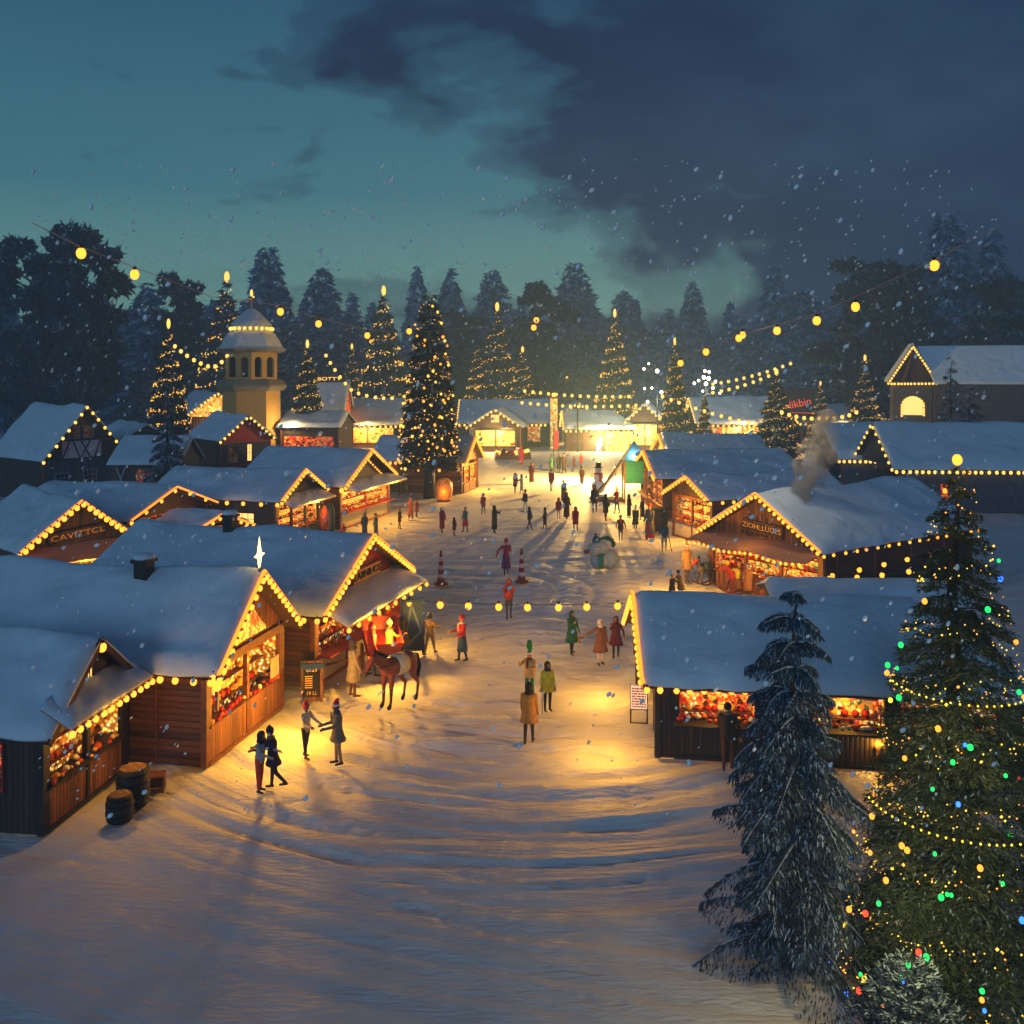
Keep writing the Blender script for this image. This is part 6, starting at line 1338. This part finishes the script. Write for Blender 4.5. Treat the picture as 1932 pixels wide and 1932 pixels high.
# slide
p = PZ(1170, 945); t = thing('playground_slide', 'metal slide with green curtained tower and blue tent roof beside the mauve-roofed stall', 'slide', (p.x, p.y, 0), 0)
b = MB(); vs = []; 
for i in range(9):
    u = i/8; x = -2.4+2.6*u; z = .15+3.1*(u**1.25); vs += [(x, -.45, z), (x, .45, z), (x, -.45, z-.06), (x, .45, z-.06)]
fs = []
for i in range(8): a = i*4; fs += [(a, a+4, a+5, a+1), (a+2, a+3, a+7, a+6), (a, a+2, a+6, a+4), (a+1, a+5, a+7, a+3)]
b.add(vs, fs); b.build('chute', pm('slide_metal', '9aa2aa', .35, .15, 3, .05, .6), t)
for y in (-.48, .44):
    b = MB()
    for i in range(8): a, c = vs[i*4], vs[i*4+4]; b.bar((a[0], y+.02, a[2]+.1), (c[0], y+.02, c[2]+.1), .05, .16)
    b.build('side_rail', cloth('7a746c'), t)
b = MB(); b.box((.35, -.7, 1.5), (1.85, .7, 3.35)); b.build('curtain', cloth('2a8474'), t)
b = MB(); b.lathe([(1.35, 3.403), (1.3, 3.5), (.1, 4.9)], 4, (1.15, 0, 0), 0, R(45)); b.build('tent_roof', cloth('2c5c80'), t)
for x in (.28, 1.93):
    for y in (-.77, .77): b = MB(); b.box((x-.06, y-.06, 0), (x+.06, y+.06, 3.40)); b.build('post', M['beam'], t)
b = MB(); b.box((-2.5, -.6, 0), (.25, -.5, .25)); b.box((-2.5, .5, 0), (.25, .6, .25)); b.build('base_rail', M['beamd'], t)
lamp(t, (1.1, -1.0, 3.9), 90, (.8, 1, .7), .1)
# big round cask by the crowd, banner, masts
barrel('display_cask', 'big round cask with glowing orange end behind the grey cloak', 1240, 1000, 1.5, .72)
p = PZ(1045, 888); t = thing('red_banner', 'narrow scarlet banner hanging from a thin pole in the far square', 'banner', (p.x, p.y, 0), R(10))
b = MB(); b.tube((0, 0, 0), (0, 0, 5.1), .05); b.build('pole', M['iron'], t); b = MB(); b.box((.06, -.02, 2.4), (.5, .02, 4.3)); b.build('cloth', cloth('b81430'), t)
t = thing('signal_mast', 'dark mast with crossarm and boxy lamp heads above the far pavilion', 'mast', tuple(PY(1090, 853, 126)), 0); z0 = PY(1090, 853, 126).z
t.location.z = 0
zt = PY(0, 676, 126).z; zb_ = PY(0, 712, 126).z
b = MB(); b.tube((0, 0, 0), (0, 0, zt), .12, .1); b.build('pole', M['iron'], t); b = MB(); b.box((-1.5, -.06, zb_-.06), (1.6, .06, zb_+.06)); b.build('crossarm', M['iron'], t)
for x in (-1.45, 0, 1.3): b = MB(); b.box((x-.25, -.35, zb_-.65), (x+.35, -.13, zb_+.3)); q = b.build('lamp_head', M['iron'], t); b = MB(); b.ell((x, -.4, zb_), .14, 8, 6); b.build('lens', M['bulbf'] if x < -1 else M['glassd'], q)
def mast(label, vx, vtop, Y, bulbs):
    p = PY(vx, vtop, Y); t = thing('light_mast', label, 'light mast', (p.x, Y, 0), 0); b = MB(); b.tube((0, 0, 0), (0, 0, p.z), .1, .05); b.build('pole', M['iron'], t)
    for bx, by, r in bulbs: q = PY(bx, by, Y-.3); inst(bmesh_for(r*.6, 'bulbw'), 'bulb', t, (q.x-p.x, -.3, q.z)); b = MB(); b.tube((0, 0, q.z), (q.x-p.x, -.3, q.z), .03, .03, 4); b.build('arm', M['iron'], t)
    lamp(t, (0, -1, p.z*.6), 900, (1, .85, .6), .4)
mast('bright white light mast left of the column-like lit fir', 1240, 686, 122, [(1215, 696, .28), (1224, 686, .22), (1240, 700, .4), (1216, 733, .25), (1230, 732, .25), (1248, 740, .35), (1222, 758, .3)])
mast('tall mast of clustered white lights behind the little slim fir', 1332, 662, 122, [(1330, 700, .3), (1338, 702, .3), (1328, 712, .4), (1337, 714, .4), (1318, 718, .28), (1350, 720, .3), (1310, 723, .3), (1345, 732, .3), (1326, 738, .25), (1358, 742, .22), (1332, 724, .4)])
def lightcol(label, vx, vtop, vb, w):
    p = PZ(vx, vb); H = CAMH+(CY-vtop)*p.y/FPX; ww = w*p.y/FPX/2; t = thing('light_column', label, 'light column', (p.x, p.y, 0), 0)
    b = MB(); b.box((-ww, -ww, 0), (ww, ww, H)); b.build('frame', M['g_far'], t); b = MB(); b.box((-ww*1.2, -ww*1.2, H+.003), (ww*1.2, ww*1.2, H+.25)); b.build('cap', M['beam'], t)
    inst(bmesh_for(.3, 'bulbf'), 'bulb', t, (0, 0, H+.5))
lightcol('square column wrapped in gold lights left of the slatted gate', 1045, 752, 848, 13)
p = PZ(968, 866); t = thing('flower_stand', 'low stand heaped with red and green wreaths near the far shop', 'stand', (p.x, p.y, 0), 0)
b = MB(); b.box((-2.2, -.5, 0), (2.2, .5, .5)); b.build('table', M['beam'], t); b = MB(); rr = random.Random(9)
for i in range(60): b.ell((rr.uniform(-2, 2), rr.uniform(-.4, .4), .5+rr.uniform(.1, .55)), rr.uniform(.14, .26), 6, 5, rr.choice((0, 0, 1, 2)))
q = b.build('wreaths', [cloth('a81c20'), cloth('1c4a28'), M['bulbf']], t, True); q['kind'] = 'stuff'
p = PZ(1665, 1400); barrel('wooden_barrel', 'barrel with pale round lid between the blue spruce and the giant decorated fir', 1617, 1410, .95, .38)
t = thing('fire_basket', 'small orange-glowing slatted fire basket at the foot of the giant decorated fir', 'fire basket', tuple(PZ(1650, 1445)), 0)
b = MB()
for i in range(10): a = 2*math.pi*i/10; b.bar((.2*math.cos(a), .2*math.sin(a), .0), (.28*math.cos(a), .28*math.sin(a), .6), .05, .05)
b.build('slat', M['iron'], t); b = MB(); b.ell((0, 0, .35), (.2, .2, .24), 10, 8); b.build('embers', emis('embers', (1, .3, .05), 6), t); lamp(t, (0, -.3, .7), 25, WARM)
t = thing('wash_basin', 'round copper basin on a stand right of the pale-lidded barrel', 'basin', tuple(PZ(1660, 1425)), 0)
b = MB(); b.lathe([(.1, .72), (.35, .8), (.42, .95), (.40, .96), (.33, .84), (.05, .78)], 20); b.build('bowl', pm('copper', '8a4a1c', .3, .2, 4, .05, .8), t, True); b = MB(); b.lathe([(.3, 0), (.1, .1), (.1, .72)], 12); b.build('stand', M['beamd'], t, True)

# ------------------------------------------------------------------ smoke, falling snow, haze
def vol(name, col, dens, noise=0, scale=1.0, aniso=0.0):
    m = bpy.data.materials.new(name); m.use_nodes = True; nt = m.node_tree; nt.nodes.clear(); out = nt.nodes.new('ShaderNodeOutputMaterial'); v = nt.nodes.new('ShaderNodeVolumePrincipled')
    v.inputs['Color'].default_value = (*col, 1); v.inputs['Density'].default_value = dens; v.inputs['Anisotropy'].default_value = aniso
    if noise:
        t = nt.nodes.new('ShaderNodeTexCoord'); n = N(nt, 'ShaderNodeTexNoise'); n.inputs['Scale'].default_value = scale; n.inputs['Detail'].default_value = 6; n.inputs['Distortion'].default_value = .6; nt.links.new(t.outputs['Object'], n.inputs['Vector'])
        nt.links.new(mth(nt, 'MULTIPLY', mth(nt, 'SUBTRACT', n.outputs[0], .44, True), dens*9), v.inputs['Density'])
    nt.links.new(v.outputs[0], out.inputs['Volume']); return m
sp = [(1503, 950, 20), (1515, 925, 22), (1525, 900, 25), (1530, 870, 30), (1540, 845, 30), (1552, 815, 26), (1562, 790, 20), (1510, 940, 22), (1535, 885, 28), (1558, 860, 22), (1512, 880, 18), (1575, 830, 14)]
Ys = 45.5; c0 = PY(1530, 880, Ys); P = []; rr = random.Random(2)
for vx, vy, r in sp:
    c = PY(vx, vy, Ys)-c0; rad = r*Ys/FPX; P.append((tuple(c), tuple(c), rad, rad, M['snow']))
    for i in range(7):
        d_ = Vector((rr.gauss(0, 1), rr.gauss(0, 1), rr.gauss(0, 1))).normalized(); q = c+d_*rad*.85; P.append((tuple(q), tuple(q), rad*.42, rad*.42, M['snow']))
me = fuse(P, .1, 'chimney_smoke'); me.materials.clear(); me.materials.append(vol('smoke', (.99, .97, .90), 2.0, 1, 1.0))
o = bpy.data.objects.new('chimney_smoke', me); C.objects.link(o); o.location = c0; tag(o, 'puff of cream-coloured smoke rising from the name-board stall roof', 'smoke', kind='stuff')
lamp(r_name, (0, 0, 0), 1) if False else None
cs_ = thing('chimney_pot', 'short iron flue with added glow under the cream smoke puff', 'chimney', tuple(PY(1497, 972, 45.5)), 0)
b = MB(); b.lathe([(.3, -.9), (.28, .1), (.36, .14), (.36, .22), (.25, .24)], 12); b.build('flue', M['iron'], cs_, True)
b = MB(); b.lathe([(.2, .241), (.2, .26)], 10); b.build('embers', M['winlit'], cs_); lamp(cs_, (-1.4, -1.8, 4.6), 120, (1, .78, .5), .3)  # ember glow and a lamp out in the air, added to brighten the smoke
def flakes():
    g = np.random.default_rng(44); b = MB(); n = 0
    for i in range(1800):
        Y = 5+75*g.random()**1.3; vx = g.uniform(60, 1880); vy = g.uniform(300, 1543)
        if vy > CY+ FPX*(CAMH-.3)/Y: continue
        vis = g.choice([1.2, 1.8, 2.6, 5.0], p=[.40, .32, .17, .11]); r = vis*.98*Y/FPX
        if vis > 3 and Y > 30: r *= .45
        p = PY(vx, vy, Y); T = Matrix.Rotation(R(35+g.normal()*10), 4, 'Y')
        b.ell(p, (r*.75, r*.75, r*(1.15 if vis > 2 else 1.9)), 6, 5, 0, T)
    for i in range(260):
        Y = g.uniform(4.5, 16); vx = g.uniform(60, 1880); vy = g.uniform(320, 1560); r = g.choice([3.0, 4.2, 5.6], p=[.5, .33, .17])*Y/FPX
        if vy > CY+FPX*(CAMH-.5)/Y: continue
        b.ell(PY(vx, vy, Y), (r*.75, r*.75, r*1.1), 8, 6, 0, Matrix.Rotation(R(35+g.normal()*14), 4, 'Y'))
    o = b.build('falling_snow', M['flake'], None, True); tag(o, 'snowflakes drifting down over the whole market', 'snow', kind='stuff')
flakes()
b = MB(); b.box((-230, -30, -1), (230, 310, 40)); o = b.build('haze', vol('haze', (.42, .70, 1.0), .0024)); tag(o, kind='stuff')
LG = 2.6
for o in bpy.data.objects:
    if o.type == 'LIGHT' and o.data.type == 'POINT': o.data.energy *= LG
